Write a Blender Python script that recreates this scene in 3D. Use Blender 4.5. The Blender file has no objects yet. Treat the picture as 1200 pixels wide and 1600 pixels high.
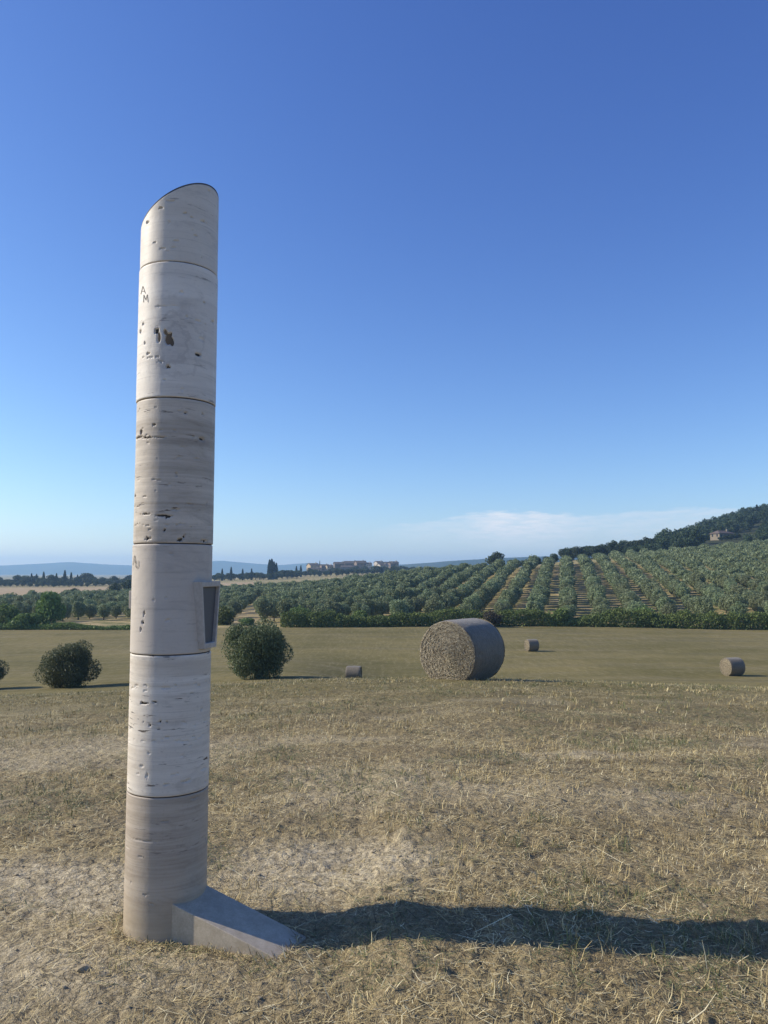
import bpy, math, random
import numpy as np
from math import radians as R, sin, cos, tan, atan, pi
rng = np.random.default_rng(7); random.seed(7)
scene = bpy.context.scene
col = scene.collection

# ------------------------------------------------------------------ camera, sky, sun, exposure
EYE = 1.55; PITCH = R(4.5); FPX = 1200.0
cam_d = bpy.data.cameras.new('camera'); cam = bpy.data.objects.new('camera', cam_d); col.objects.link(cam)
cam.location = (0, 0, EYE); cam.rotation_euler = (pi/2 + PITCH, 0, 0)
cam_d.sensor_fit = 'VERTICAL'; cam_d.sensor_height = 32.0; cam_d.lens = 24.0
cam_d.clip_start = 0.05; cam_d.clip_end = 30000
scene.camera = cam
SUN_EL = R(31); SUN_AZ = R(173.5)          # azimuth measured counter-clockwise from +X
sdir = (cos(SUN_EL)*cos(SUN_AZ), cos(SUN_EL)*sin(SUN_AZ), sin(SUN_EL))
sl = bpy.data.lights.new('sun', 'SUN'); sl.energy = 5.0; sl.angle = R(0.5); sl.color = (1.0, 0.92, 0.78)
sun = bpy.data.objects.new('sun', sl); col.objects.link(sun)
import mathutils
sun.rotation_euler = mathutils.Vector(sdir).to_track_quat('Z', 'Y').to_euler(); sun.location = (-30, 0, 40)
w = bpy.data.worlds.new('World'); scene.world = w; w.use_nodes = True
nt = w.node_tree; nt.nodes.clear()
def N(nt, t, **k):
    n = nt.nodes.new(t)
    for a, b in k.items(): setattr(n, a, b)
    return n
def L(nt, a, b): nt.links.new(a, b)
def MATH(nt, op, a, b=None, c=None, clamp=False):
    n = N(nt, 'ShaderNodeMath', operation=op, use_clamp=clamp)
    for i, v in enumerate((a, b, c)):
        if v is None: continue
        if isinstance(v, (int, float)): n.inputs[i].default_value = v
        else: L(nt, v, n.inputs[i])
    return n.outputs[0]
def MAPR(nt, v, a, b, c=0.0, d=1.0, smooth=True):
    n = N(nt, 'ShaderNodeMapRange'); n.interpolation_type = 'SMOOTHSTEP' if smooth else 'LINEAR'
    L(nt, v, n.inputs['Value']); n.inputs['From Min'].default_value = a; n.inputs['From Max'].default_value = b
    n.inputs['To Min'].default_value = c; n.inputs['To Max'].default_value = d
    return n.outputs[0]
def MIX(nt, f, a, b, blend='MIX'):
    n = N(nt, 'ShaderNodeMix', data_type='RGBA', blend_type=blend)
    if isinstance(f, (int, float)): n.inputs[0].default_value = f
    else: L(nt, f, n.inputs[0])
    for i, v in ((6, a), (7, b)):
        if isinstance(v, tuple): n.inputs[i].default_value = (v[0], v[1], v[2], 1)
        else: L(nt, v, n.inputs[i])
    return n.outputs[2]
def NOISE(nt, vec, scale, detail=4, rough=0.55, dist=0.0):
    n = N(nt, 'ShaderNodeTexNoise'); n.inputs['Scale'].default_value = scale; n.inputs['Detail'].default_value = detail
    n.inputs['Roughness'].default_value = rough; n.inputs['Distortion'].default_value = dist
    if vec is not None: L(nt, vec, n.inputs['Vector'])
    return n.outputs[0]
def SCALEV(nt, vec, s, loc=(0, 0, 0), rot=(0, 0, 0)):
    n = N(nt, 'ShaderNodeMapping'); L(nt, vec, n.inputs[0]); n.inputs['Scale'].default_value = s
    n.inputs['Location'].default_value = loc; n.inputs['Rotation'].default_value = rot
    return n.outputs[0]
sky = N(nt, 'ShaderNodeTexSky', sky_type='NISHITA'); sky.sun_disc = False
sky.sun_elevation = SUN_EL; sky.sun_rotation = math.atan2(sdir[0], sdir[1])
sky.altitude = 250; sky.air_density = 1.0; sky.dust_density = 0.35; sky.ozone_density = 3.0
tc = N(nt, 'ShaderNodeTexCoord'); sep = N(nt, 'ShaderNodeSeparateXYZ'); L(nt, tc.outputs['Generated'], sep.inputs[0])
az = MATH(nt, 'MULTIPLY', MATH(nt, 'ARCTAN2', sep.outputs[0], sep.outputs[1]), 180/pi)      # degrees right of the view
el = MATH(nt, 'MULTIPLY', MATH(nt, 'ARCSINE', sep.outputs[2]), 180/pi)
cv = N(nt, 'ShaderNodeCombineXYZ'); L(nt, az, cv.inputs[0]); L(nt, MATH(nt, 'MULTIPLY', el, 5.0), cv.inputs[1])
n1 = NOISE(nt, cv.outputs[0], 0.16, 6, 0.6, 0.3)
n2 = NOISE(nt, SCALEV(nt, cv.outputs[0], (1, 1, 1), (40, 11, 0)), 0.55, 6, 0.65)
topn = MATH(nt, 'ADD', MATH(nt, 'MULTIPLY', MATH(nt, 'SUBTRACT', n1, 0.5), 1.8), MATH(nt, 'MULTIPLY', MATH(nt, 'SUBTRACT', n2, 0.5), 1.0))
# ridge line of the cloud: wedge rising from the left (az -3) to az 10, then flat to the right
topl = MATH(nt, 'ADD', MAPR(nt, az, -5, 9, 3.0, 4.5), topn)
body = MATH(nt, 'MULTIPLY', MAPR(nt, MATH(nt, 'SUBTRACT', topl, el), -0.05, 0.35), MAPR(nt, el, 1.0, 3.3))
side = MATH(nt, 'MULTIPLY', MAPR(nt, az, -4, 5), MAPR(nt, az, 34, 22))
bright = MATH(nt, 'ADD', 0.42, MATH(nt, 'MULTIPLY', MATH(nt, 'MULTIPLY', MAPR(nt, az, 5, 9), MAPR(nt, az, 16, 10)), 0.55))
cm = MATH(nt, 'MULTIPLY', MATH(nt, 'MULTIPLY', MATH(nt, 'MULTIPLY', body, side), bright), MAPR(nt, n2, 0.3, 0.65, 0.4, 1.0))
sc_ = N(nt, 'ShaderNodeSeparateColor'); L(nt, sky.outputs[0], sc_.inputs[0]); cb_ = N(nt, 'ShaderNodeCombineColor')
for i_, (pw, gn_) in enumerate(((1.36, .74), (1.27, .845), (.95, 1.66))):
    L(nt, MATH(nt, 'MULTIPLY', MATH(nt, 'POWER', sc_.outputs[i_], pw), gn_), cb_.inputs[i_])
skc = cb_.outputs[0]
cloudc = MIX(nt, MATH(nt, 'MULTIPLY', cm, 1.0), skc, (8.6, 8.7, 9.0))
bg = N(nt, 'ShaderNodeBackground'); L(nt, cloudc, bg.inputs[0]); bg.inputs[1].default_value = 0.103
wo = N(nt, 'ShaderNodeOutputWorld'); L(nt, bg.outputs[0], wo.inputs[0])
scene.view_settings.view_transform = 'Standard'; scene.view_settings.look = 'None'
scene.view_settings.exposure = 0.12; scene.view_settings.gamma = 1.0
scene.cycles.max_bounces = 6; scene.cycles.volume_bounces = 1
scene.cycles.use_denoising = True

# ------------------------------------------------------------------ helpers
def tag(o, label=None, cat=None, group=None, kind=None):
    if label: o['label'] = label
    if cat: o['category'] = cat
    if group: o['group'] = group
    if kind: o['kind'] = kind
    return o
def empty(name, loc, rz=0.0):
    o = bpy.data.objects.new(name, None); o.empty_display_size = 0.2
    o.location = loc; o.rotation_euler = (0, 0, rz); col.objects.link(o); return o
def mesh(name, V, F, mat, smooth=False, colors=None, attrs=None):
    """V (n,3) array, F (m,k) array of one polygon size, or a list of such arrays"""
    V = np.asarray(V, np.float32)
    Fs = F if isinstance(F, list) else [F]
    Fs = [np.asarray(f, np.int32) for f in Fs if len(f)]
    me = bpy.data.meshes.new(name)
    me.vertices.add(len(V)); me.vertices.foreach_set('co', V.ravel())
    tot = sum(f.size for f in Fs); npoly = sum(len(f) for f in Fs)
    me.loops.add(tot); me.loops.foreach_set('vertex_index', np.concatenate([f.ravel() for f in Fs]))
    me.polygons.add(npoly)
    sizes = np.concatenate([np.full(len(f), f.shape[1], np.int32) for f in Fs])
    st = np.zeros(npoly, np.int32); st[1:] = np.cumsum(sizes)[:-1]
    me.polygons.foreach_set('loop_start', st); me.polygons.foreach_set('loop_total', sizes)
    me.update(calc_edges=True)
    if smooth: me.polygons.foreach_set('use_smooth', np.ones(npoly, bool))
    else: me.polygons.foreach_set('use_smooth', np.zeros(npoly, bool))
    if colors is not None:
        a = me.color_attributes.new('tint', 'FLOAT_COLOR', 'POINT')
        c = np.ones((len(V), 4), np.float32); c[:, :3] = colors; a.data.foreach_set('color', c.ravel())
    if attrs:
        for k, v in attrs.items():
            a = me.attributes.new(k, 'FLOAT', 'POINT'); a.data.foreach_set('value', np.asarray(v, np.float32))
    me.validate()
    me.materials.append(mat)
    return me
def obj(name, me, parent=None, loc=(0, 0, 0), rz=0.0):
    o = bpy.data.objects.new(name, me); o.location = loc; o.rotation_euler = (0, 0, rz)
    if parent: o.parent = parent
    col.objects.link(o); return o
class MB:
    def __init__(s): s.v = []; s.f = []
    def add(s, vs, fs):
        b = len(s.v); s.v += [tuple(v) for v in vs]; s.f += [tuple(i+b for i in f) for f in fs]
    def box(s, x0, x1, y0, y1, z0, z1):
        s.add([(x0,y0,z0),(x1,y0,z0),(x1,y1,z0),(x0,y1,z0),(x0,y0,z1),(x1,y0,z1),(x1,y1,z1),(x0,y1,z1)],
              [(0,3,2,1),(4,5,6,7),(0,1,5,4),(1,2,6,5),(2,3,7,6),(3,0,4,7)])
    def build(s, name, mat, smooth=False):
        me = bpy.data.meshes.new(name); me.from_pydata(s.v, [], s.f); me.update(); me.materials.append(mat)
        if smooth:
            for p in me.polygons: p.use_smooth = True
        return me
def mat(name, base=(.5, .5, .5), rough=0.8, spec=0.3):
    m = bpy.data.materials.new(name); m.use_nodes = True; t = m.node_tree
    b = t.nodes['Principled BSDF']; b.inputs['Base Color'].default_value = (*base, 1)
    b.inputs['Roughness'].default_value = rough; b.inputs['Specular IOR Level'].default_value = spec
    return m, t, b
def bump(t, b, h, strength, dist):
    n = N(t, 'ShaderNodeBump'); n.inputs['Strength'].default_value = strength; n.inputs['Distance'].default_value = dist
    L(t, h, n.inputs['Height']); L(t, n.outputs[0], b.inputs['Normal'])

def _hash(ix, iy, seed):
    n = (ix.astype(np.int64)*374761393 + iy.astype(np.int64)*668265263 + seed*1442695041) & 0xffffffff
    n = ((n ^ (n >> 13))*1274126177) & 0xffffffff
    n = ((n ^ (n >> 16))*2246822519) & 0xffffffff
    return ((n ^ (n >> 15)) & 0xffffff).astype(np.float64)/0xffffff
def vnoise(x, y, seed=0):
    x = np.asarray(x, float); y = np.asarray(y, float)
    ix = np.floor(x); iy = np.floor(y); fx = x-ix; fy = y-iy
    fx = fx*fx*(3-2*fx); fy = fy*fy*(3-2*fy); ix = ix.astype(np.int64); iy = iy.astype(np.int64)
    a = _hash(ix, iy, seed); b = _hash(ix+1, iy, seed); c = _hash(ix, iy+1, seed); d = _hash(ix+1, iy+1, seed)
    return (a+(b-a)*fx)*(1-fy)+(c+(d-c)*fx)*fy
def fbm(x, y, seed=0, o=4, g=0.5):
    s = 0; a = 1; t = 0
    for i in range(o):
        s = s+a*(vnoise(np.asarray(x)*2**i+17.3*i, np.asarray(y)*2**i-9.1*i, seed+i)-0.5); t += a; a *= g
    return s/t*2
def sstep(a, b, x):
    t = np.clip((x-a)/(b-a), 0, 1); return t*t*(3-2*t)

# ------------------------------------------------------------------ terrain
PC = np.array([-.667, -.5, -.333, -.22, -.1, 0, .133, .25, .375, .5, .667])
DN = [0.3, 3.5, 6, 10, 14, 17.5, 22, 30, 45, 55, 64, 95, 130, 150, 200, 250, 300, 400, 500, 700, 900, 1500, 7000]
ZT = np.array([
 # -.667  -.5   -.333  -.22   -.1    0     .133   .25   .375   .5    .667
 [0]*11,
 [0]*11,
 [-.16, -.15, -.12, -.09, -.06, -.05, -.06, -.07, -.09, -.11, -.12],
 [-.52, -.48, -.42, -.36, -.31, -.28, -.27, -.30, -.34, -.38, -.42],
 [-.95, -.88, -.79, -.69, -.60, -.56, -.55, -.60, -.66, -.72, -.80],
 [-1.36, -1.24, -1.12, -.98, -.86, -.83, -.86, -.92, -1.0, -1.1, -1.2],
 [-2.1, -1.98, -1.80, -1.65, -1.55, -1.50, -1.50, -1.58, -1.62, -1.72, -1.8],
 [-3.5, -3.35, -3.1, -2.95, -2.85, -2.80, -2.72, -2.75, -2.8, -2.95, -3.0],
 [-5.85, -5.60, -5.35, -5.05, -4.85, -4.75, -4.75, -4.85, -4.9, -5.0, -5.0],
 [-7.2, -6.8, -6.45, -6.0, -5.6, -5.95, -6.2, -6.3, -6.3, -6.4, -6.4],
 [-7.8, -7.5, -7.1, -6.75, -6.5, -8.6, -7.6, -7.1, -7.1, -7.15, -7.2],
 [-9.3, -9.0, -8.7, -8.3, -8.25, -8.2, -8.3, -8.3, -8.3, -8.35, -8.4],
 [-8.7, -8.6, -8.35, -7.75, -7.75, -7.8, -8.0, -8.1, -8.2, -8.3, -8.3],
 [-8.7, -8.6, -8.4, -8.1, -8.1, -8.0, -7.9, -7.9, -7.8, -7.8, -7.8],
 [-8.7, -8.6, -8.4, -8.2, -7.2, -6.0, -4.8, -3.8, -2.8, -2.2, -1.5],
 [-8.5, -8.4, -8.3, -8.0, -6.2, -3.7, -.6, 1.6, 2.8, 3.9, 5.0],
 [-8.2, -8.0, -8.0, -7.8, -5.4, -2.0, 2.1, 5.0, 6.6, 8.9, 10.5],
 [-8.7, -8.7, -8.5, -7.6, -6.2, -2.4, 2.0, 8.4, 15, 18, 21],
 [-9.3, -9.3, -8.8, -5.4, -5.5, -3.0, .5, 7.0, 20, 36, 42],
 [-8.5, -8.2, -8.0, -5.6, -2.6, 0.0, -2, 6, 31, 59, 66],
 [-8.0, -7.6, -7.5, -7.0, 1.0, 3.0, 2.0, 0, 14, 30, 34],
 [-12, -12, -12, -12, -12, -12, -12, -12, -12, -12, -12],
 [-12]*11], float)
_lg = np.log(np.array(DN)); _fg = np.linspace(_lg[0], _lg[-1], 900); _pg = np.linspace(-.667, .667, 240)
_T = np.zeros((900, len(PC)))
for j in range(len(PC)): _T[:, j] = np.interp(np.exp(_fg), DN, ZT[:, j])
_T2 = np.array([np.interp(_pg, PC, _T[i]) for i in range(900)])
def _sm(A, k, ax):
    ker = np.hanning(k+2)[1:-1]; ker /= ker.sum()
    Ap = np.concatenate([np.repeat(A.take([0], ax), k//2, ax), A, np.repeat(A.take([-1], ax), k//2, ax)], ax)
    return np.apply_along_axis(lambda m: np.convolve(m, ker, 'valid'), ax, Ap)
_T2 = _sm(_sm(_T2, 17, 0), 31, 1)
CX, CY = -0.968, 3.53       # column axis
CR = 0.177
def terrain(x, y, fine=True):
    x = np.asarray(x, float); y = np.asarray(y, float)
    r = np.hypot(x, y); d = np.maximum(np.maximum(y, 0.55*r), 0.31)
    p = np.clip(x/d, -.667, .667)
    fi = np.clip((np.log(d)-_fg[0])/(_fg[-1]-_fg[0])*899, 0, 898.999); pi_ = np.clip((p+.667)/1.334*239, 0, 238.999)
    a = fi.astype(int); b = pi_.astype(int); fa = fi-a; fb = pi_-b
    z = (_T2[a, b]*(1-fb)+_T2[a, b+1]*fb)*(1-fa)+(_T2[a+1, b]*(1-fb)+_T2[a+1, b+1]*fb)*fa
    if fine:
        f = 1-sstep(14, 26, d)
        cd = np.hypot(x-CX, y-CY); k = sstep(.2, 1.0, cd)
        z = z + f*k*0.045*fbm(x*.7, y*.7, 3, 3)
        edge = -.10 + .10*fbm(x*1.3+5, y*1.3, 9, 2)
        z = z + 0.06*sstep(edge-.10, edge+.22, x)*sstep(2.2, 3.0, y)*(1-sstep(4.5, 9, y))*(1-sstep(2, 7, x))
        z = z + f*(0.35+.65*k)*(0.018*fbm(x*3.2, y*3.2, 5, 3)+0.017*np.abs(fbm(x*9, y*9, 6, 3))*1.2+0.011*fbm(x*26, y*26, 8, 3))
        z = z + (1-f)*0.10*fbm(x*.05, y*.05, 12, 3)*(1-sstep(150, 300, d))
    return z
def tz(x, y): return float(terrain(np.array([x]), np.array([y]))[0])
def P(px, d):                       # photograph column -> x at forward distance d
    return (px-600)/FPX*d*1.0
def at(px, d):                      # ground point; x corrected for depth along the tilted axis
    x = (px-600)/FPX*(d*cos(PITCH)+(-6)*sin(PITCH)*(0 if d < 30 else 1)); return x, d, tz(x, d)

# ground sheet: polar grid, dense in front
th = np.concatenate([np.linspace(-pi, -R(44), 60)[:-1], np.linspace(-R(44), R(44), 760), np.linspace(R(44), pi, 60)[1:]])
rl = [0.0, .4, .8, 1.1]; r_ = 1.3
while r_ < 7000:
    rl.append(r_)
    r_ *= 1.0042 if r_ < 8 else (1.006 if r_ < 22 else (1.012 if r_ < 700 else 1.05))
rl = np.array(rl+[7000.0])
TH, RR = np.meshgrid(th, rl); GX = RR*np.sin(TH); GY = RR*np.cos(TH)
GZ = terrain(GX, GY)
nr, na = GX.shape
idx = np.arange(nr*na).reshape(nr, na)
gf = np.stack([idx[:-1, :-1], idx[:-1, 1:], idx[1:, 1:], idx[1:, :-1]], -1).reshape(-1, 4)[:, ::-1]
gx, gy = GX.ravel(), GY.ravel(); gd = np.maximum(gy, .55*np.hypot(gx, gy)); gp = gx/np.maximum(gd, .3)
def field_edge(p):   # forward distance where the mown field ends
    return 133 + 3*np.sin(p*9)
zone_wood = sstep(0, 15, gd-np.interp(gp, [-.667, .2, .25, .375, .5, .667], [2000, 2000, 345, 335, 352, 357]))*sstep(.2, .24, gp)
zone_orch = sstep(0, 2.5, gd-field_edge(gp)-0.5*vnoise(gx*.3, gy*.3, 4))
tan1 = sstep(335, 350, gd)*(1-sstep(520, 560, gd))*(1-sstep(-.165, -.15, gp))      # pale stubble strip far left
gps = -.18+.00038*(gd-145)
tan2 = (1-sstep(.014, .024, np.abs(gp-gps)))*sstep(134, 137, gd)*(1-sstep(240, 260, gd))
def bare_mask(x, y):
    b1 = np.exp(-(((x+1.75)/.85)**2+((y-3.95)/.45)**2)**1.3)
    b2 = np.exp(-(((x+.30)/.62)**2+((y-4.15)/.5)**2)**1.5)
    b3 = np.exp(-(((x+1.6)/1.1)**2+((y-3.15)/.45)**2))*.75
    b4 = np.exp(-(((x-CX)/.5)**2+((y-CY)/.5)**2))*.6
    n = .5*fbm(x*1.6, y*1.6, 21, 3)
    far = .6*sstep(.08, .42, fbm(x*.55, y*1.1, 22, 3))*sstep(4.5, 6, y)
    return np.clip(np.maximum.reduce([b1*1.25, b2*1.35, b3, b4, far])*(1+n), 0, 1)
gbare = bare_mask(gx, gy)*(1-sstep(14, 22, gd))

GM, t, b = mat('ground_soil', rough=.95, spec=.1)
geo = N(t, 'ShaderNodeNewGeometry'); pos = geo.outputs['Position']
def attr(t, n): a = N(t, 'ShaderNodeAttribute'); a.attribute_name = n; return a.outputs['Fac']
na_ = NOISE(t, pos, 1.3, 6, .6); nb = NOISE(t, pos, 14, 6, .7); nc = NOISE(t, pos, 60, 4, .7)
soil = MIX(t, MAPR(t, nb, .3, .7), (.29, .225, .115), (.47, .375, .205))
soil = MIX(t, MAPR(t, na_, .35, .65), soil, MIX(t, .5, soil, (.30, .235, .14)))
bare = MIX(t, MAPR(t, nb, .3, .75), (.50, .41, .26), (.74, .63, .42))
c1 = MIX(t, attr(t, 'bare'), soil, bare)
c1 = MIX(t, MAPR(t, nc, .38, .62, .0, .5), c1, (.11, .083, .045))
# mown field farther off: faint olive growth under straw, swath lines
sw = NOISE(t, SCALEV(t, pos, (.10, .9, 1), rot=(0, 0, R(-12))), .55, 3, .6)
sw2 = NOISE(t, SCALEV(t, pos, (.03, .5, 1), rot=(0, 0, R(24))), .5, 3, .6)
fg = NOISE(t, pos, .07, 4, .6); ff = NOISE(t, pos, 5.0, 5, .7)
fcol = MIX(t, MAPR(t, fg, .38, .62), (.165, .140, .045), (.248, .200, .075))
fcol = MIX(t, MAPR(t, sw, .42, .68, 0, .55), fcol, (.245, .205, .115))
fcol = MIX(t, MAPR(t, sw2, .5, .7, 0, .45), fcol, (.125, .115, .052))
fcol = MIX(t, MAPR(t, ff, .35, .7, 0, .45), fcol, (.09, .075, .032))
f3 = NOISE(t, SCALEV(t, pos, (1, 3.2, 1), rot=(0, 0, R(-12))), .8, 6, .75); fcol = MIX(t, MAPR(t, f3, .5, .72, 0, .55), fcol, (.30, .245, .125)); fcol = MIX(t, MAPR(t, f3, .5, .3, 0, .5), fcol, (.105, .095, .038))
f4 = NOISE(t, SCALEV(t, pos, (1, .13, 1), rot=(0, 0, R(5))), 2.6, 5, .75); fcol = MIX(t, MAPR(t, f4, .5, .68, 0, .5), fcol, (.30, .25, .13)); fcol = MIX(t, MAPR(t, f4, .48, .32, 0, .4), fcol, (.10, .095, .036))
c2 = MIX(t, attr(t, 'far_field'), c1, fcol)
# grass between the olive rows
og = NOISE(t, pos, .22, 4, .6); oh = NOISE(t, SCALEV(t, pos, (.25, 1.6, 1)), .9, 5, .65)
ocol = MIX(t, MAPR(t, og, .4, .6), (.105, .125, .038), (.24, .205, .08))
ocol = MIX(t, MAPR(t, oh, .46, .60), ocol, (.56, .41, .22))
c3 = MIX(t, attr(t, 'orchard'), c2, ocol)
c4 = MIX(t, attr(t, 'pale_strip'), c3, MIX(t, MAPR(t, og, .35, .65), (.36, .26, .14), (.46, .345, .20)))
c4 = MIX(t, attr(t, 'wood_floor'), c4, (.05, .055, .025))
L(t, c4, b.inputs['Base Color'])
vc = N(t, 'ShaderNodeTexVoronoi', feature='DISTANCE_TO_EDGE'); L(t, SCALEV(t, pos, (1, 1, 1)), vc.inputs['Vector']); vc.inputs['Scale'].default_value = 8
crk = MATH(t, 'MULTIPLY', MAPR(t, MATH(t, 'ADD', vc.outputs['Distance'], MATH(t, 'MULTIPLY', MATH(t, 'SUBTRACT', nb, .5), .6)), -.02, .08), MATH(t, 'MULTIPLY', attr(t, 'bare'), .7))
bump(t, b, MATH(t, 'ADD', MATH(t, 'ADD', nc, MATH(t, 'MULTIPLY', nb, 2)), crk), .9, .018)
V = np.stack([gx, gy, GZ.ravel()], 1)
g = obj('ground', mesh('ground', V, gf, GM, True, attrs={'bare': gbare, 'far_field': sstep(6, 19, gd), 'orchard': zone_orch,
        'wood_floor': zone_wood, 'pale_strip': np.clip(tan1+tan2*.45, 0, 1)}))
tag(g, 'dry pale soil and mown stubble falling away to a green brown valley field', kind='structure')

# ------------------------------------------------------------------ hills on the horizon
HM, t, b = mat('far_hills', (.07, .10, .08), .95, .1)
ob = N(t, 'ShaderNodeNewGeometry'); hn = NOISE(t, ob.outputs['Position'], .004, 5, .6)
L(t, MIX(t, MAPR(t, hn, .4, .6), (.035, .055, .04), (.065, .08, .055)), b.inputs['Base Color'])
def ridge(name, dist, depth, pts, label, seed, rough):
    xs = np.linspace(pts[0][0], pts[-1][0], 260); ys = np.interp(xs, [q[0] for q in pts], [q[1] for q in pts])
    top = EYE + dist*np.tan(PITCH-np.arctan((ys-800)/FPX))
    top = top + rough*fbm(xs*.02, xs*0, seed, 4)
    k = np.linspace(-1, 1, 26); K, X = np.meshgrid(k, xs)
    D = dist + K*depth; XX = (X-600)/FPX*D
    H = -13 + (top[:, None]+13)*np.cos(K*pi/2)**1.1*(1+.14*fbm(XX*.004, D*.004, seed+5, 4)*np.abs(np.sin(K*pi)))
    n, m = H.shape; ii = np.arange(n*m).reshape(n, m)
    f = np.stack([ii[:-1, :-1], ii[1:, :-1], ii[1:, 1:], ii[:-1, 1:]], -1).reshape(-1, 4)
    o = obj(name, mesh(name, np.stack([XX, D, H], -1).reshape(-1, 3), f, HM, True)); tag(o, label, kind='structure')
ridge('far_hills', 5600, 900, [(-400, 889), (-150, 886), (0, 884), (60, 881), (110, 878), (170, 882), (230, 884), (300, 880), (345, 876), (400, 881), (440, 883),
      (480, 880), (530, 884), (600, 883), (680, 880), (900, 884), (1300, 886), (1500, 889)], 'long low blue mountain range along the horizon', 31, 2.5)
ridge('near_hill', 2600, 500, [(470, 908), (520, 893), (560, 887), (620, 883), (665, 880), (700, 877), (760, 873), (900, 868), (1100, 880), (1300, 890)],
      'darker blue wooded hill behind the olive slope', 35, 1.2)

# ------------------------------------------------------------------ travertine column
def travertine(name, c_lo, c_hi, band, vein=(.5, .45, .4), veinamt=.3, pit=.5, zrot=0.0, bandscale=26, seed=0, dirt=False, knot=None):
    m, t, b = mat(name, rough=.55, spec=.35)
    g = N(t, 'ShaderNodeTexCoord'); v = g.outputs['Object']
    vs = SCALEV(t, v, (1.1, 1.1, bandscale), (seed*3.1, seed*1.7, seed*5.3), (R(1.5)*zrot, R(2.2)*zrot, 0))
    n1 = NOISE(t, vs, 1.0, 5, .6, .25)
    vs2 = SCALEV(t, v, (2.2, 2.2, bandscale*4.2), (seed*1.1, 7, seed))
    n2 = NOISE(t, vs2, 1.0, 4, .6, .3)
    n3 = NOISE(t, SCALEV(t, v, (1, 1, 1), (seed, 2, 3)), 5.0, 4, .6, .6)
    c = MIX(t, MAPR(t, n1, .5-.32/(band+.3), .5+.32/(band+.3)), c_lo, c_hi)
    c = MIX(t, MAPR(t, n2, .45, .75, 0, veinamt), c, vein)
    c = MIX(t, MAPR(t, n3, .45, .7, 0, .25), c, tuple(x*.82 for x in c_hi))
    # small dirt-filled pores, stretched along the bedding
    pv = SCALEV(t, v, (14, 14, 95), (seed*2, 0, seed)); pn = NOISE(t, pv, 1.0, 3, .6, .2)
    pm = NOISE(t, SCALEV(t, v, (1.5, 1.5, 14), (seed, 9, 1)), 1.0, 3, .6)
    pore = MATH(t, 'MULTIPLY', MAPR(t, pn, .60, .66), MAPR(t, pm, .50, .62, 0, pit))
    stn = NOISE(t, SCALEV(t, v, (3, 3, 9), (seed*4, 1, 8)), 1.0, 6, .68, 1.2)
    c = MIX(t, MAPR(t, stn, .50, .74, 0, .55), c, tuple(x*y for x, y in zip(c_lo, (.70, .70, .72))))
    fl = NOISE(t, SCALEV(t, v, (3.0, 3.0, bandscale*11), (seed, 5, seed*2)), 1.0, 3, .7, .2)
    c = MIX(t, MAPR(t, fl, .55, .70, 0, .38), c, tuple(x*.62 for x in c_lo))
    if knot:
        kd = N(t, 'ShaderNodeVectorMath', operation='DISTANCE'); L(t, v, kd.inputs[0]); kd.inputs[1].default_value = knot
        dd_ = MATH(t, 'ADD', kd.outputs['Value'], MATH(t, 'MULTIPLY', MATH(t, 'SUBTRACT', NOISE(t, v, 6, 5, .65), .5), .26))
        rg_ = MATH(t, 'MULTIPLY', MAPR(t, MATH(t, 'SINE', MATH(t, 'MULTIPLY', dd_, 105)), .1, 1), MAPR(t, dd_, .19, .10))
        c = MIX(t, MATH(t, 'MULTIPLY', rg_, .34), c, (.36, .32, .28)); c = MIX(t, MAPR(t, dd_, .13, .06, 0, .25), c, (.42, .38, .35))
    gr = NOISE(t, v, 90, 3, .7); c = MIX(t, MAPR(t, gr, .55, .75, 0, .25), c, tuple(x*.6 for x in c_lo))
    c = MIX(t, pore, c, (.10, .08, .065))
    if dirt:
        sp = N(t, 'ShaderNodeSeparateXYZ'); L(t, v, sp.inputs[0])
        zz = MATH(t, 'ADD', sp.outputs[2], MATH(t, 'MULTIPLY', MATH(t, 'SUBTRACT', n3, .5), .15))
        c = MIX(t, MAPR(t, zz, .34, .02, 0, .55), c, (.40, .315, .20))
    L(t, c, b.inputs['Base Color'])
    h = MATH(t, 'SUBTRACT', MATH(t, 'ADD', MATH(t, 'MULTIPLY', n2, .3), MATH(t, 'MULTIPLY', NOISE(t, v, 180, 3, .6), .25)), pore)
    bump(t, b, h, .6, .002)
    return m
T1 = travertine('travertine_smooth_top', (0.614, 0.540, 0.444), (0.716, 0.650, 0.555), .5, veinamt=.15, pit=.5, bandscale=14, seed=1)
T2 = travertine('travertine_white', (0.624, 0.556, 0.471), (0.826, 0.765, 0.672), .7, vein=(0.438, 0.407, 0.372), veinamt=.22, pit=.55, bandscale=9, seed=2, knot=(.035, -.173, 2.56))
T3 = travertine('travertine_banded', (0.381, 0.316, 0.242), (0.628, 0.549, 0.449), 1.0, veinamt=.3, pit=.9, bandscale=24, seed=3, zrot=.5)
T4 = travertine('travertine_plain', (0.513, 0.446, 0.373), (0.581, 0.516, 0.436), .5, veinamt=.08, pit=.25, bandscale=6, seed=4)
T5 = travertine('travertine_cream', (0.542, 0.464, 0.369), (0.772, 0.704, 0.601), .9, veinamt=.3, pit=1.0, bandscale=20, seed=5)
T6 = travertine('travertine_grey_pink', (0.340, 0.275, 0.204), (0.516, 0.441, 0.352), 1.0, vein=(0.332, 0.261, 0.217), veinamt=.3, pit=.5, bandscale=22, seed=6, zrot=-.6, dirt=True)
CORE, t, b = mat('dark_joint_mortar', (.07, .06, .05), .95, .1)

column = empty('stone_column', (CX, CY, 0))
tag(column, 'tall pale travertine column of stacked drums with slanted top and viewing slot', 'column')
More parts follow.
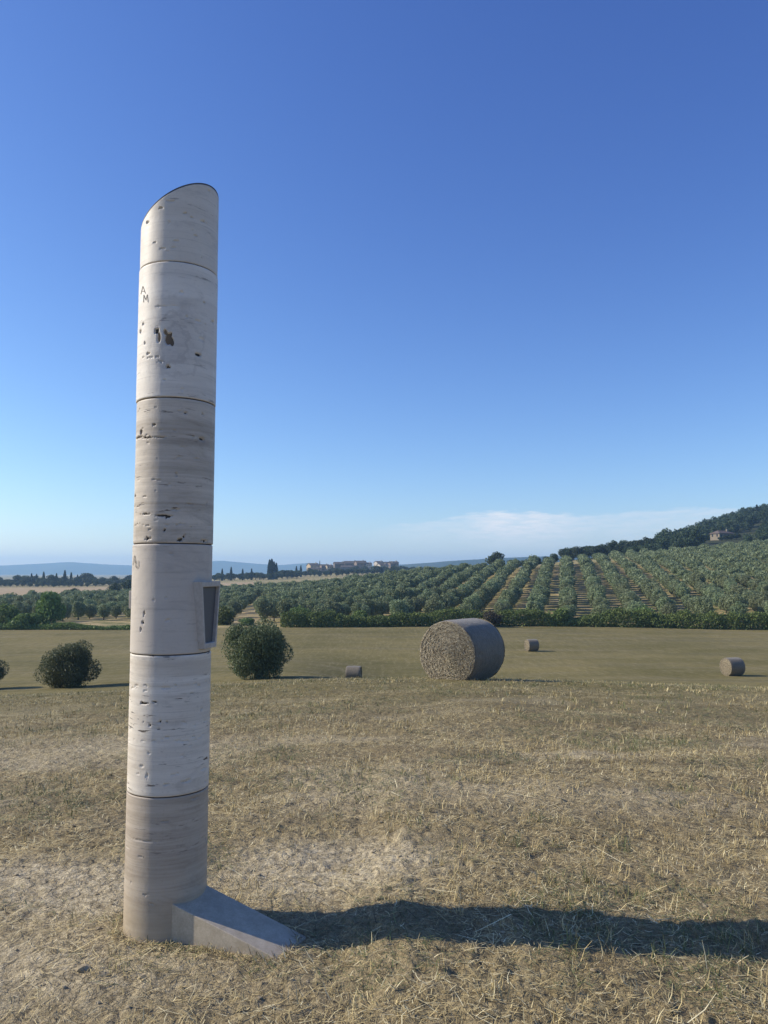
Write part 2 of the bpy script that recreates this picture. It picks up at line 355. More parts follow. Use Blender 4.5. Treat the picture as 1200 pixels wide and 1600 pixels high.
# local frame facing the camera
cl = math.hypot(CX, CY); TC = np.array([-CX/cl, -CY/cl]); TR = np.array([-TC[1], TC[0]])   # toward camera; to the right as seen
def vis(phi):          # unit horizontal vector at angle phi (radians, right of toward-camera)
    return np.sin(phi)[..., None]*TR + np.cos(phi)[..., None]*TC
DC = cl                # horizontal distance camera-column
def zpix(ypx, dist):   # height of a point seen at photograph row ypx at forward distance dist
    return EYE + dist*tan(PITCH-atan((ypx-800)/FPX))
fr = CY - CR*.96       # forward distance of the column's front
zj = [-0.06, zpix(1246, fr), zpix(1024, fr), zpix(849, fr), zpix(621, fr), zpix(409, fr)]
TOPC = zpix(339, CY); TOP_R, TOP_F = .096, .060        # slanted cut: plane height = TOPC + right*TOP_R/CR + front*TOP_F/CR
def drum(name, z0, z1, material, seed, npits, extra=(), r=CR, cut=False, boxhole=False, off=(0, 0), strata=6):
    rg = np.random.default_rng(seed)
    n = 420; rows = max(12, int((z1-z0)/.0038)) if not cut else int((TOPC+.1-z0)/.0038)
    phi = np.linspace(-pi, pi, n, endpoint=False)
    t_ = np.linspace(0, 1, rows)
    A, TT = np.meshgrid(phi, t_)
    ztop = np.full_like(A, z1)
    if cut: ztop = TOPC + np.sin(A)*TOP_R + np.cos(A)*TOP_F
    g0 = .0022
    Z = (z0+g0) + ((ztop-g0)-(z0+g0))*TT
    Rr = np.full_like(A, r)
    e = .0028      # eased arrises
    de = np.minimum(Z-(z0+g0), (ztop-g0)-Z); Rr -= e*np.clip(1-de/e, 0, 1)**2*.8
    Rr += .0006*fbm(A*6, Z*40, seed, 3)
    lines = rg.uniform(z0+.03, z1-.03, strata)
    pits = list(extra)
    for i in range(npits):
        zc = rg.choice(lines)+rg.normal(0, .006) if rg.random() < .7 else rg.uniform(z0+.02, z1-.02)
        pits.append((rg.uniform(-pi, pi), zc, rg.uniform(.003, .012)*rg.choice([1, 1, 1.8]), rg.uniform(.002, .0042), rg.uniform(.002, .006)))
    W1 = .9*fbm(A*22, Z*170, seed+40, 3); W2 = .9*fbm(A*26, Z*120, seed+44, 3); W3 = .55*fbm(A*9, Z*40, seed+47, 2)
    for (pc, zc, wa, hz, dp) in pits:
        da = (A-pc+pi) % (2*pi)-pi
        bigp = max(hz, wa) > .013 and hz > .007; s = da*r/wa + (W3 if bigp else W1); u = (Z-zc)/hz + (-W3 if bigp else W2)
        q = s*s+u*u; Rr = np.minimum(Rr, np.where(q < 1, Rr, r) - np.where(q < 1, dp*np.sqrt(np.clip(1-q, 0, 1)), 0))
    if cut:
        pass
    U = vis(A); X = U[..., 0]*Rr+off[0]; Y = U[..., 1]*Rr+off[1]
    V = np.stack([X, Y, Z], -1).reshape(-1, 3)
    ii = np.arange(rows*n).reshape(rows, n); jj = np.roll(ii, -1, 1)
    f = np.stack([ii[:-1], jj[:-1], jj[1:], ii[1:]], -1).reshape(-1, 4)
    caps_b = ii[0][::-1]; caps_t = ii[-1]
    me = mesh(name, V, [f, caps_b[None, :], caps_t[None, :]], material, True)
    me.polygons[len(me.polygons)-1].use_smooth = False; me.polygons[len(me.polygons)-2].use_smooth = False
    o = obj(name, me, column)
    return o
def pitpx(xpx, ypx, wpx, hpx, dp):    # pit at photograph pixel
    dd = fr; xc = 260+(1440-ypx)*.0205
    half = 65.5-(1440-ypx)*.0037
    ph = math.asin(max(-.98, min(.98, (xpx-xc)/half)))
    mpp = CR/half
    return (ph, zpix(ypx, fr+CR*(1-cos(ph))), wpx*mpp/2/max(.35, cos(ph)), hpx*mpp/2, dp)
d6 = drum('drum', zj[0], zj[1], T6, 6, 26, [pitpx(305, 1250, 14, 3, .006), pitpx(221, 1309, 40, 2.2, .004)], strata=9)
d5 = drum('drum', zj[1], zj[2], T5, 5, 150, [pitpx(228, 1097, 12, 3.5, .012), pitpx(243, 1096, 10, 3, .009), pitpx(252, 1127, 4, 5, .009), pitpx(262, 1128, 5, 3, .009),
          pitpx(236, 1131, 4, 4, .009), pitpx(262, 1152, 8, 2.5, .006), pitpx(262, 1225, 8, 2.5, .007), pitpx(294, 1221, 9, 3, .007), pitpx(318, 1205, 12, 3, .006),
          pitpx(315, 1110, 4, 6, .008), pitpx(232, 1210, 4, 8, .006)], off=(.0008, 0))
d4 = drum('drum', zj[2], zj[3], T4, 4, 10, [pitpx(226, 972, 3.5, 6, .012), pitpx(228, 958, 3.5, 7, .010), pitpx(223, 983, 4.5, 5, .010), pitpx(265, 969, 8, 4, .004)], off=(-.001, 0), strata=2)
d3 = drum('drum', zj[3], zj[4], T3, 3, 120, [pitpx(222, 678, 5, 9, .012), pitpx(217, 687, 14, 3.5, .012), pitpx(230, 686, 14, 3, .010), pitpx(250, 684, 16, 2.5, .007),
          pitpx(290, 645, 6, 4, .008), pitpx(317, 645, 4, 5, .008), pitpx(316, 685, 9, 6, .008), pitpx(212, 777, 5, 5, .012), pitpx(256, 806, 26, 3, .012), pitpx(230, 804, 16, 2.5, .009),
          pitpx(262, 808, 12, 4, .012), pitpx(275, 796, 20, 2.5, .007), pitpx(282, 843, 8, 6, .012), pitpx(288, 838, 5, 5, .010), pitpx(232, 842, 9, 5, .008),
          pitpx(258, 828, 4, 6, .009), pitpx(276, 742, 4, 7, .006), pitpx(243, 666, 6, 4, .007), pitpx(321, 845, 12, 5, .009)], off=(.001, .0005))
d2 = drum('drum', zj[4], zj[5], T2, 2, 12, [pitpx(265, 529, 13, 25, .022), pitpx(250, 530, 6, 20, .012), pitpx(247, 520, 7, 9, .015), pitpx(310, 552, 10, 6, .014), pitpx(264, 575, 7, 6, .014),
          pitpx(224, 419, 6, 5, .010), pitpx(284, 456, 7, 5, .005), pitpx(333, 499, 4, 5, .010), pitpx(319, 470, 3, 5, .008), pitpx(292, 494, 4, 6, .005),
          pitpx(256, 481, 20, 3, .004), pitpx(275, 479, 16, 2.5, .003), pitpx(222, 524, 4, 8, .010), pitpx(229, 540, 3, 6, .008), pitpx(234, 556, 5, 4, .010), pitpx(226, 512, 4, 6, .006),
          pitpx(310, 500, 10, 5, .004), pitpx(253, 567, 10, 4, .006), pitpx(248, 560, 5, 3, .006), pitpx(315, 528, 8, 8, .003), pitpx(285, 608, 5, 6, .003)], r=CR+.0025, strata=3)
d1 = drum('drum', zj[5], TOPC-.1, T1, 1, 10, [pitpx(253, 329, 6, 4, .008), pitpx(290, 332, 9, 3, .008), pitpx(318, 342, 10, 4, .008), pitpx(300, 338, 6, 3, .006), pitpx(256, 391, 12, 3, .006),
          pitpx(273, 388, 9, 2.5, .005), pitpx(232, 354, 5, 5, .007), pitpx(266, 349, 5, 6, .004), pitpx(244, 383, 6, 3, .005), pitpx(327, 293, 4, 4, .006), pitpx(306, 366, 7, 2, .006),
          pitpx(270, 316, 14, 3, .005)], cut=True, strata=5)
CAPM, t, b = mat('dark_top_edge', (.10, .10, .105), .7, .3)
m = MB(); n = 120; ph_ = [2*pi*i/n for i in range(n)]
def _cp(a, rr, dz): u = vis(np.array(a)); return (u[0]*rr, u[1]*rr, TOPC+sin(a)*TOP_R*rr/CR+cos(a)*TOP_F*rr/CR+dz)
m.add([_cp(a, CR-.0005, -.002) for a in ph_]+[_cp(a, CR-.0005, .0035) for a in ph_], [(i, (i+1) % n, n+(i+1) % n, n+i) for i in range(n)]+[tuple(range(n))[::-1], tuple(range(n, 2*n))])
obj('cap_plate', m.build('cap_plate', CAPM), column)
# dark mortar core seen in the open joints
m = MB(); n = 96
ring = [vis(np.array(2*pi*i/n)) for i in range(n)]
m.add([(u[0]*(CR-.006), u[1]*(CR-.006), -.05) for u in ring]+[(u[0]*(CR-.006), u[1]*(CR-.006), TOPC-.12) for u in ring],
      [tuple((i, (i+1) % n, n+(i+1) % n, n+i)) for i in range(n)]+[tuple(range(n))[::-1], tuple(range(n, 2*n))])
core = obj('mortar_core', m.build('mortar_core', CORE, True), column)

# viewing slot: a funnel-shaped stone frame let into the fourth drum
phb = R(62); bd = vis(np.array(phb)); bdir = np.array([bd[0], bd[1]]); bside = np.array([-bdir[1], bdir[0]])   # bside points to the far right
FD = .193
ztb, zbb = zpix(909, fr), zpix(1017, fr)
def q3(along, s, z): v = bdir*along + bside*s; return (v[0], v[1], z)
def frustum_pts(along, hw_t, hw_b, zt, zb): return [q3(along, -hw_b, zb), q3(along, hw_b, zb), q3(along, hw_t, zt), q3(along, -hw_t, zt)]
def cutter(mesh_pts):
    me = bpy.data.meshes.new('tmp'); me.from_pydata(mesh_pts, [], [(0, 1, 2, 3), (7, 6, 5, 4), (0, 4, 5, 1), (1, 5, 6, 2), (2, 6, 7, 3), (3, 7, 4, 0)]); me.update()
    import bmesh; bm = bmesh.new(); bm.from_mesh(me); bmesh.ops.recalc_face_normals(bm, faces=bm.faces); bm.to_mesh(me); bm.free()
    return me
def boolean(o, me):
    c = bpy.data.objects.new('tmp', me); c.location = (CX, CY, 0); col.objects.link(c)
    md = o.modifiers.new('b', 'BOOLEAN'); md.operation = 'DIFFERENCE'; md.object = c; md.solver = 'EXACT'
    bpy.context.view_layer.update()
    dg = bpy.context.evaluated_depsgraph_get(); new = bpy.data.meshes.new_from_object(o.evaluated_get(dg))
    o.modifiers.clear(); o.data = new; bpy.data.objects.remove(c); bpy.data.meshes.remove(me)
cut_pts = frustum_pts(.30, .0785, .047, ztb-.018, zbb+.018)+frustum_pts(-.30, .026, .022, ztb-.08, zbb+.13)
boolean(d4, cutter(cut_pts)); boolean(core, cutter(cut_pts))
FM, t, b = mat('slot_stone', (.43, .39, .34), .6, .3)
fn = NOISE(t, N(t, 'ShaderNodeTexCoord').outputs['Object'], 40, 4, .6); L(t, MIX(t, MAPR(t, fn, .3, .7), (.40, .36, .31), (.50, .455, .395)), b.inputs['Base Color'])
bump(t, b, fn, .3, .002)
def sframe(name, a0, a1, ho, hi, zo, zi, ai, hii, zii, parent):
    """frame: outer frustum a0..a1, front opening hi, recess walls running back to ai"""
    vo1 = frustum_pts(a1, *ho, *zo); vo0 = frustum_pts(a0, *ho, *zo)
    vi1 = frustum_pts(a1, *hi, *zi); vi0 = frustum_pts(ai, *hii, *zii)
    vs = vo1+vo0+vi1+vi0; fs = []
    for k in range(4):
        k2 = (k+1) % 4
        fs += [(k, k2, 8+k2, 8+k), (k, 4+k, 4+k2, k2), (8+k, 8+k2, 12+k2, 12+k)]
    fs += [(4, 7, 6, 5)] if False else []
    m = MB(); m.add(vs, fs); me = m.build(name, FM)
    import bmesh; bm = bmesh.new(); bm.from_mesh(me); bmesh.ops.recalc_face_normals(bm, faces=bm.faces); bm.to_mesh(me); bm.free()
    o = obj(name, me, parent)
    md = o.modifiers.new('bev', 'BEVEL'); md.width = .0025; md.segments = 2; md.limit_method = 'ANGLE'
    return o
sf = sframe('viewing_slot', .10, FD, (.096, .062), (.084, .050), (ztb, zbb), (ztb-.024, zbb+.024), .14, (.082, .049), (ztb-.026, zbb+.026), column)
PM, t, b = mat('slot_dark_panel', (.10, .10, .10), .5, .4)
m = MB(); m.add([q3(FD-.016, -.0505, zbb+.012), q3(FD-.016, .0505, zbb+.012), q3(FD-.016, .084, ztb-.012), q3(FD-.016, -.084, ztb-.012)], [(0, 1, 2, 3)]); obj('slot_panel', m.build('slot_panel', PM), sf)
sf['label'] = 'protruding tapered stone frame of the viewing slot'
sr = sframe('slot_outlet', -.12, -.2, (.034, .032), (.026, .024), (zpix(922, CY+.15), zpix(949, CY+.15)), (zpix(924, CY+.15), zpix(947, CY+.15)), -.05, (.03, .028), (ztb-.09, zbb+.13), column)

# carved letters
EN, t, b = mat('carved_letter', (.20, .18, .16), .9, .1)
def carve(strokes, wpx):
    m = MB()
    for st in strokes:
        pts = []
        for (a, c) in zip(st[:-1], st[1:]):
            k = max(2, int(math.hypot(c[0]-a[0], c[1]-a[1])/1.0))
            pts += [(a[0]+(c[0]-a[0])*i/k, a[1]+(c[1]-a[1])*i/k) for i in range(k)]
        pts.append(st[-1]); vs = []
        for i, (x, y) in enumerate(pts):
            x0, y0 = pts[max(0, i-1)]; x1, y1 = pts[min(len(pts)-1, i+1)]; l = math.hypot(x1-x0, y1-y0) or 1
            nx, ny = -(y1-y0)/l*wpx/2, (x1-x0)/l*wpx/2
            for sgn in (1, -1):
                ph, zz, *_ = pitpx(x+nx*sgn, y+ny*sgn, 1, 1, 0); u = vis(np.array(ph)); rr = CR+.0038
                vs.append((u[0]*rr, u[1]*rr, zz))
        fs = [(2*i, 2*i+1, 2*i+3, 2*i+2) for i in range(len(pts)-1)]
        m.add(vs, fs)
    return m
obj('carved_letters', carve([[(222.5, 466), (226, 453), (230, 464)], [(223.5, 461), (228.5, 461)], [(227, 478), (227.5, 466), (230.5, 474), (233, 465), (234, 477)]], .75).build('carved_letters', EN), d2)
obj('carved_letters', carve([[(210.5, 883), (213.5, 868), (215.5, 880)], [(214.5, 874), (215, 884), (217.5, 888), (219.5, 884), (219.5, 876)]], .75).build('carved_letters', EN), d4)

# sloping stone foot
SM, t, b = mat('smooth_grey_stone', (.36, .36, .37), .6, .35)
o_ = N(t, 'ShaderNodeTexCoord').outputs['Object']; n_ = NOISE(t, o_, 22, 5, .65); n2_ = NOISE(t, o_, 150, 3, .6)
L(t, MIX(t, MAPR(t, n2_, .3, .7, 0, .35), MIX(t, MAPR(t, n_, .3, .7), (.42, .345, .245), (.54, .455, .335)), (.28, .235, .165)), b.inputs['Base Color'])
bump(t, b, n2_, .25, .001)
wedge_pts = [(-.915-CX, 3.375-CY), (-.42-CX, 3.2-CY), (-.325-CX, 3.395-CY), (-.80-CX, 3.56-CY)]
m = MB()
NS = 14
top = []; bot = []
for i in range(NS+1):
    s = i/NS
    a = (wedge_pts[0][0]+(wedge_pts[1][0]-wedge_pts[0][0])*s, wedge_pts[0][1]+(wedge_pts[1][1]-wedge_pts[0][1])*s)
    c = (wedge_pts[3][0]+(wedge_pts[2][0]-wedge_pts[3][0])*s, wedge_pts[3][1]+(wedge_pts[2][1]-wedge_pts[3][1])*s)
    h = .152*(1-s) + .006
    top += [(a[0], a[1], h), (c[0], c[1], h)]; bot += [(a[0], a[1], -.06), (c[0], c[1], -.06)]
nn = len(top); fs = []
for i in range(NS):
    a0, c0, a1, c1_ = 2*i, 2*i+1, 2*i+2, 2*i+3
    fs += [(a0, a1, c1_, c0), (a0, a0+nn, a1+nn, a1), (c0, c1_, c1_+nn, c0+nn)]
fs += [(2*NS, 2*NS+nn, 2*NS+1+nn, 2*NS+1), (0, 1, 1+nn, nn)]
m.add(top+bot, fs)
wd = obj('sloping_foot', m.build('sloping_foot', SM), column)
md = wd.modifiers.new('bev', 'BEVEL'); md.width = .003; md.segments = 2; md.limit_method = 'ANGLE'; md.angle_limit = R(40)
wd['label'] = 'wedge shaped grey stone foot sloping down from the column'

# ------------------------------------------------------------------ straw litter and stubble
SW, t, b = mat('straw', rough=.7, spec=.25)
a_ = N(t, 'ShaderNodeAttribute'); a_.attribute_name = 'tint'; L(t, a_.outputs['Color'], b.inputs['Base Color'])
def in_foot(x, y):
    cd = np.hypot(x-CX, y-CY) < CR+.012
    s = np.clip((x-CX-wedge_pts[0][0])/(wedge_pts[1][0]-wedge_pts[0][0]), 0, 1)
    lo = CY+wedge_pts[0][1]+(wedge_pts[1][1]-wedge_pts[0][1])*s; s2 = np.clip((x-CX-wedge_pts[3][0])/(wedge_pts[2][0]-wedge_pts[3][0]), 0, 1)
    hi = CY+wedge_pts[3][1]+(wedge_pts[2][1]-wedge_pts[3][1])*s2
    return cd | ((x > CX) & (x < -.40) & (y > lo-.006) & (y < hi+.006))
def blades(x, y, az, tilt, ln, wd_, colr, lift, curl):
    n = len(x); z = terrain(x, y)+lift
    dx, dy = np.cos(az), np.sin(az); ct, st = np.cos(tilt), np.sin(tilt)
    px, py = -dy, dx
    V = np.zeros((n, 6, 3), np.float32)
    for i, s in enumerate((0, .5, 1)):
        cz = curl*ln*(-.5 if s == .5 else 0)
        bx = x+dx*ct*ln*s+px*curl*ln*(.25 if s == .5 else 0); by = y+dy*ct*ln*s+py*curl*ln*(.25 if s == .5 else 0); bz = z+st*ln*s-cz*.3
        ww = wd_*(1, .9, .35)[i]/2
        V[:, 2*i] = np.stack([bx-px*ww, by-py*ww, bz], 1); V[:, 2*i+1] = np.stack([bx+px*ww, by+py*ww, bz], 1)
    base = (np.arange(n)*6)[:, None]
    F = np.concatenate([base+np.array([[0, 1, 3, 2]]), base+np.array([[2, 3, 5, 4]])], 0)
    C = np.repeat(colr[:, None, :], 6, 1).reshape(-1, 3)
    return V.reshape(-1, 3), F, C
def scatter(d0, d1, dens, pm=.72):
    n = int(pm*(d1*d1-d0*d0)*dens); d = np.sqrt(rng.uniform(d0*d0, d1*d1, n)); p = rng.uniform(-pm, pm, n)
    return p*d, d
STRAW = np.array([[.76, .61, .30], [.60, .47, .22], [.50, .385, .175], [.86, .74, .43]]); DULL = np.array([[.21, .16, .078], [.12, .09, .048], [.29, .235, .125]])
GREEN = np.array([[.12, .14, .05], [.17, .17, .07], [.09, .11, .045]])
def green_mask(x, y): return sstep(.02, .38, .45*fbm(x*4.5, y*4.5, 43, 2)+ fbm(x*.9+3, y*1.3, 41, 3)+.15*sstep(0, 3, x)-.05+.25*sstep(5, 12, y)*(.5))
def tints(x, y, greenamt):
    n = len(x); k = rng.random(n)
    dullp = .38+.8*fbm(x*1.1, y*1.8, 52, 3)+.75*fbm(x*4, y*4, 54, 2)+.12*sstep(6, 11, y)
    c = STRAW[rng.integers(0, 4, n)]*rng.uniform(.55, 1.08, n)[:, None]
    dl = DULL[rng.integers(0, 3, n)]*rng.uniform(.7, 1.2, n)[:, None]
    c = np.where((k < dullp)[:, None], dl, c)
    gm = rng.random(n) < greenamt*green_mask(x, y)
    gc = GREEN[rng.integers(0, 3, n)]*rng.uniform(.8, 1.4, n)[:, None]
    c = np.where(gm[:, None], gc, c)
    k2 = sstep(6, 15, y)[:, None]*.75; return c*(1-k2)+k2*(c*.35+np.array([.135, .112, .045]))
VV = []; FF = []; CC = []; off = 0
def push(r3):
    global off
    VV.append(r3[0]); FF.append(r3[1]+off); CC.append(r3[2]); off += len(r3[0])
for (d0, d1, dens, wmul) in ((1.3, 4.5, 5200, 1.0), (4.5, 8, 3600, 1.25), (8, 14, 1900, 1.9), (14, 26, 620, 3.0)):
    x, y = scatter(d0, d1, dens)
    keep = (rng.random(len(x)) < (1-.88*bare_mask(x, y))*(.62+.5*fbm(x*1.7, y*1.7, 61, 3))) & ~in_foot(x, y); x, y = x[keep], y[keep]; n = len(x)
    az_ = rng.uniform(0, 2*pi, n)
    tl = np.abs(rng.normal(0, .16, n)); ln = rng.gamma(3.0, .0095, n)+.010
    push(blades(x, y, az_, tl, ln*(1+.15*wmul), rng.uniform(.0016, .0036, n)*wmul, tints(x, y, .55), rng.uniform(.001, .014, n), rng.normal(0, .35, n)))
# standing stubble and grass tufts
for (d0, d1, dens, k, wmul) in ((1.4, 5, 75, 11, 1.0), (5, 10, 60, 9, 1.4), (10, 26, 24, 8, 2.6)):
    x, y = scatter(d0, d1, dens); keep = (rng.random(len(x)) < (1-.85*bare_mask(x, y))*(.5+1.5*fbm(x*.8, y*.8, 71, 3)).clip(.08, 1)) & ~in_foot(x, y); x, y = x[keep], y[keep]
    hs = rng.uniform(.35, 1.1, len(x)); gg = rng.random(len(x)) < .9*green_mask(x, y)
    x = np.repeat(x, k)+rng.normal(0, .022, len(x)*k); y = np.repeat(y, k)+rng.normal(0, .022, len(y)*k); hs = np.repeat(hs, k); gg = np.repeat(gg, k); n = len(x)
    ok = ~in_foot(x, y); x, y, hs, gg = x[ok], y[ok], hs[ok], gg[ok]; n = len(x)
    c = STRAW[rng.integers(0, 4, n)]*rng.uniform(.5, 1.0, n)[:, None]; gc = GREEN[rng.integers(0, 3, n)]*rng.uniform(.9, 1.5, n)[:, None]
    c = np.where(gg[:, None] & (rng.random(n) < .75)[:, None], gc, c)
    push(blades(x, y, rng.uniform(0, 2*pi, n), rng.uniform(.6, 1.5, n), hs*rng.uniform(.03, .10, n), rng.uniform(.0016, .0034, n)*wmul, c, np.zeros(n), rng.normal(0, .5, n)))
x = rng.uniform(-1.32, -.2, 9000); y = rng.uniform(2.95, 3.95, 9000); near = np.zeros(9000, bool)
for q in range(8): near |= in_foot(x+.05*cos(q*pi/4), y+.05*sin(q*pi/4))
kp = near & ~in_foot(x, y); x, y = x[kp], y[kp]; n = len(x)
push(blades(x, y, rng.uniform(0, 2*pi, n), np.abs(rng.normal(0, .5, n)), rng.uniform(.015, .06, n), rng.uniform(.0016, .0034, n), tints(x, y, .3), rng.uniform(0, .01, n), rng.normal(0, .4, n)))
# a few long loose stalks
x, y = scatter(1.4, 7, 5); keep = ~in_foot(x, y); x, y = x[keep], y[keep]; n = len(x)
push(blades(x, y, rng.uniform(0, 2*pi, n), np.abs(rng.normal(0, .06, n)), rng.uniform(.10, .26, n), rng.uniform(.003, .0055, n), STRAW[rng.integers(0, 4, n)]*rng.uniform(.8, 1.15, n)[:, None], rng.uniform(.012, .02, n), rng.normal(0, .5, n)))
st = obj('straw_stubble', mesh('straw_stubble', np.concatenate(VV), np.concatenate(FF), SW, False, colors=np.concatenate(CC)))
tag(st, 'dry cut straw, stubble and sparse grass tufts over the near ground', 'stubble', kind='stuff')
del VV, FF, CC

# soil clods
CLM, t, b = mat('clod_soil', rough=.95, spec=.1)
gn = NOISE(t, N(t, 'ShaderNodeNewGeometry').outputs['Position'], 45, 5, .7); L(t, MIX(t, MAPR(t, gn, .3, .7), (.30, .24, .15), (.42, .345, .225)), b.inputs['Base Color'])
import bmesh
bm = bmesh.new(); bmesh.ops.create_icosphere(bm, subdivisions=2, radius=1); iv = np.array([v.co[:] for v in bm.verts]); fi_ = np.array([[v.index for v in f.verts] for f in bm.faces]); bm.free()
x, y = scatter(1.5, 8, 60); kp = ~in_foot(x, y); x, y = x[kp], y[kp]; s = rng.gamma(1.6, .0026, len(x)).clip(.002, .010)
x = np.append(x, [-1.18, -.93, -1.08]); y = np.append(y, [3.14, 3.08, 3.10]); s = np.append(s, [.022, .012, .015])
z = terrain(x, y); n = len(x)
jit = 1+.28*(rng.random((n, len(iv)))-.5)*2
Vc = iv[None]*jit[..., None]*s[:, None, None]*np.array([1.25, 1, .62]); Vc += np.stack([x, y, z+s*.15], 1)[:, None]
Fc = (fi_[None]+(np.arange(n)*len(iv))[:, None, None]).reshape(-1, 3)
o = obj('soil_clods', mesh('soil_clods', Vc.reshape(-1, 3), Fc, CLM, False)); tag(o, 'small dry clods of pale clay scattered on the near soil', 'soil clods', kind='stuff')

# ------------------------------------------------------------------ foliage
def leafmat(name, c0, c1, hue=.06):
    m, t, b = mat(name, rough=.6, spec=.25)
    g = N(t, 'ShaderNodeNewGeometry'); oi = N(t, 'ShaderNodeObjectInfo')
    a = N(t, 'ShaderNodeAttribute'); a.attribute_name = 'shade'
    n = NOISE(t, g.outputs['Position'], 1.1, 3, .6)
    f = MATH(t, 'ADD', MATH(t, 'MULTIPLY', n, .5), MATH(t, 'MULTIPLY', a.outputs['Fac'], .5))
    c = MIX(t, MAPR(t, f, .25, .75, smooth=False), c0, c1)
    hv = N(t, 'ShaderNodeHueSaturation'); L(t, c, hv.inputs['Color'])
    L(t, MATH(t, 'ADD', .5-hue/3, MATH(t, 'MULTIPLY', oi.outputs['Random'], hue/1.5)), hv.inputs['Hue'])
    L(t, MATH(t, 'ADD', .82, MATH(t, 'MULTIPLY', oi.outputs['Random'], .36)), hv.inputs['Value'])
    L(t, hv.outputs[0], b.inputs['Base Color'])
    tr = N(t, 'ShaderNodeBsdfTranslucent'); L(t, hv.outputs[0], tr.inputs['Color'])
    mx = N(t, 'ShaderNodeMixShader'); mx.inputs[0].default_value = .22
    out = t.nodes['Material Output']; L(t, b.outputs[0], mx.inputs[1]); L(t, tr.outputs[0], mx.inputs[2]); L(t, mx.outputs[0], out.inputs[0])
    return m
OLIVE = leafmat('olive_leaves', (.13, .158, .070), (.325, .365, .195))
OLIVE_D = leafmat('olive_leaves_near', (.075, .095, .042), (.20, .225, .11))
HEDGE = leafmat('hedge_leaves', (.085, .13, .035), (.22, .28, .08))
WOOD = leafmat('oak_leaves', (.028, .042, .018), (.075, .10, .042))
CYP = leafmat('cypress_leaves', (.018, .03, .015), (.045, .062, .03))
BRUSH = leafmat('brown_leaves', (.06, .05, .03), (.12, .10, .06))
LIME = leafmat('lime_leaves', (.07, .10, .02), (.17, .21, .05))
BARK, t, b = mat('bark', (.12, .095, .07), .95, .1)
bn = NOISE(t, SCALEV(t, N(t, 'ShaderNodeTexCoord').outputs['Object'], (8, 8, 1.5)), 2, 4, .6); L(t, MIX(t, bn, (.06, .048, .036), (.20, .165, .125)), b.inputs['Base Color'])
def crown_arrays(rg, rx, ry, rz, zc, n, leaf, lobes=14, lobe_r=.42, flat=.0, shell=.75):
    """leaf-clump quads spread over a cluster of lobes"""
    u = rg.normal(size=(lobes, 3)); u /= np.linalg.norm(u, axis=1)[:, None]; u *= rg.uniform(.35, .72, lobes)[:, None]
    u[:, 2] = u[:, 2]*(1-flat)
    lr = lobe_r*rg.uniform(.7, 1.25, lobes)
    k = rg.integers(0, lobes, n)
    v = rg.normal(size=(n, 3)); v /= np.linalg.norm(v, axis=1)[:, None]
    rad = np.where(rg.random(n) < shell, rg.normal(1, .07, n), rg.uniform(.2, 1, n)**.5)
    p = u[k]+v*(lr[k]*rad)[:, None]
    p[:, 2] = np.maximum(p[:, 2], -1+.12*rg.random(n))
    cen = p*np.array([rx, ry, rz])+np.array([0, 0, zc])
    a = rg.normal(size=(n, 3)); a /= np.linalg.norm(a, axis=1)[:, None]
    nn_ = v*.6+a; b_ = np.cross(nn_, rg.normal(size=(n, 3))); b_ /= np.linalg.norm(b_, axis=1)[:, None]
    c_ = np.cross(nn_, b_); c_ /= np.linalg.norm(c_, axis=1)[:, None]
    s = leaf*rg.uniform(.5, 1.2, n)[:, None]
    V = np.stack([cen-b_*s*.9, cen-c_*s*.42+b_*s*.1, cen+b_*s, cen+c_*s*.42+b_*s*.05], 1)
    sh = np.repeat(np.clip(rg.normal(.5, .25, n), 0, 1), 4)
    return V.reshape(-1, 3), np.arange(n*4).reshape(n, 4), sh
def trunk_mb(rg, h, r, limbs=3, spread=.8):
    m = MB()
    def tube(a, b, ra, rb, k=7):
        a = np.array(a, float); b = np.array(b, float); d = b-a; d /= np.linalg.norm(d); x = np.cross(d, [0.3, 1, .1]); x /= np.linalg.norm(x); y = np.cross(d, x)
        vs = [a+(x*cos(2*pi*i/k)+y*sin(2*pi*i/k))*ra for i in range(k)]+[b+(x*cos(2*pi*i/k)+y*sin(2*pi*i/k))*rb for i in range(k)]
        m.add(vs, [(i, (i+1) % k, k+(i+1) % k, k+i) for i in range(k)])
    c = (rg.normal(0, .06), rg.normal(0, .06), h*.45); tube((0, 0, -.35), c, r*1.35, r)
    for i in range(limbs):
        an = 2*pi*(i+rg.random()*.6)/limbs; e = (c[0]+cos(an)*spread, c[1]+sin(an)*spread, h*rg.uniform(.85, 1.15)); tube(c, e, r*.7, r*.3)
        for q in range(2):
            a2 = an+rg.uniform(-.8, .8); tube(e, (e[0]+cos(a2)*spread*.7, e[1]+sin(a2)*spread*.7, e[2]+h*.45), r*.3, r*.1, 5)
    return m
def tree_protos(kind, cnt, leafm, spec, trunk):
    out = []
    for i in range(cnt):
        rg = np.random.default_rng(100+hash(kind) % 1 + i*7+len(kind))
        V, F, sh = crown_arrays(rg, **spec)
        cm_ = mesh(kind+'_crown', V, F, leafm, False, attrs={'shade': sh})
        tm = trunk_mb(rg, *trunk).build(kind+'_trunk', BARK, True)
        out.append((cm_, tm))
    return out
def place(kind, proto, loc, rz, sc, label, cat, group=None):
    e = empty(kind, loc, rz); e.scale = sc; tag(e, label, cat, group)
    for nm, me in (('crown', proto[0]), ('trunk', proto[1])):
        o = bpy.data.objects.new(nm, me); o.parent = e; col.objects.link(o)
    return e
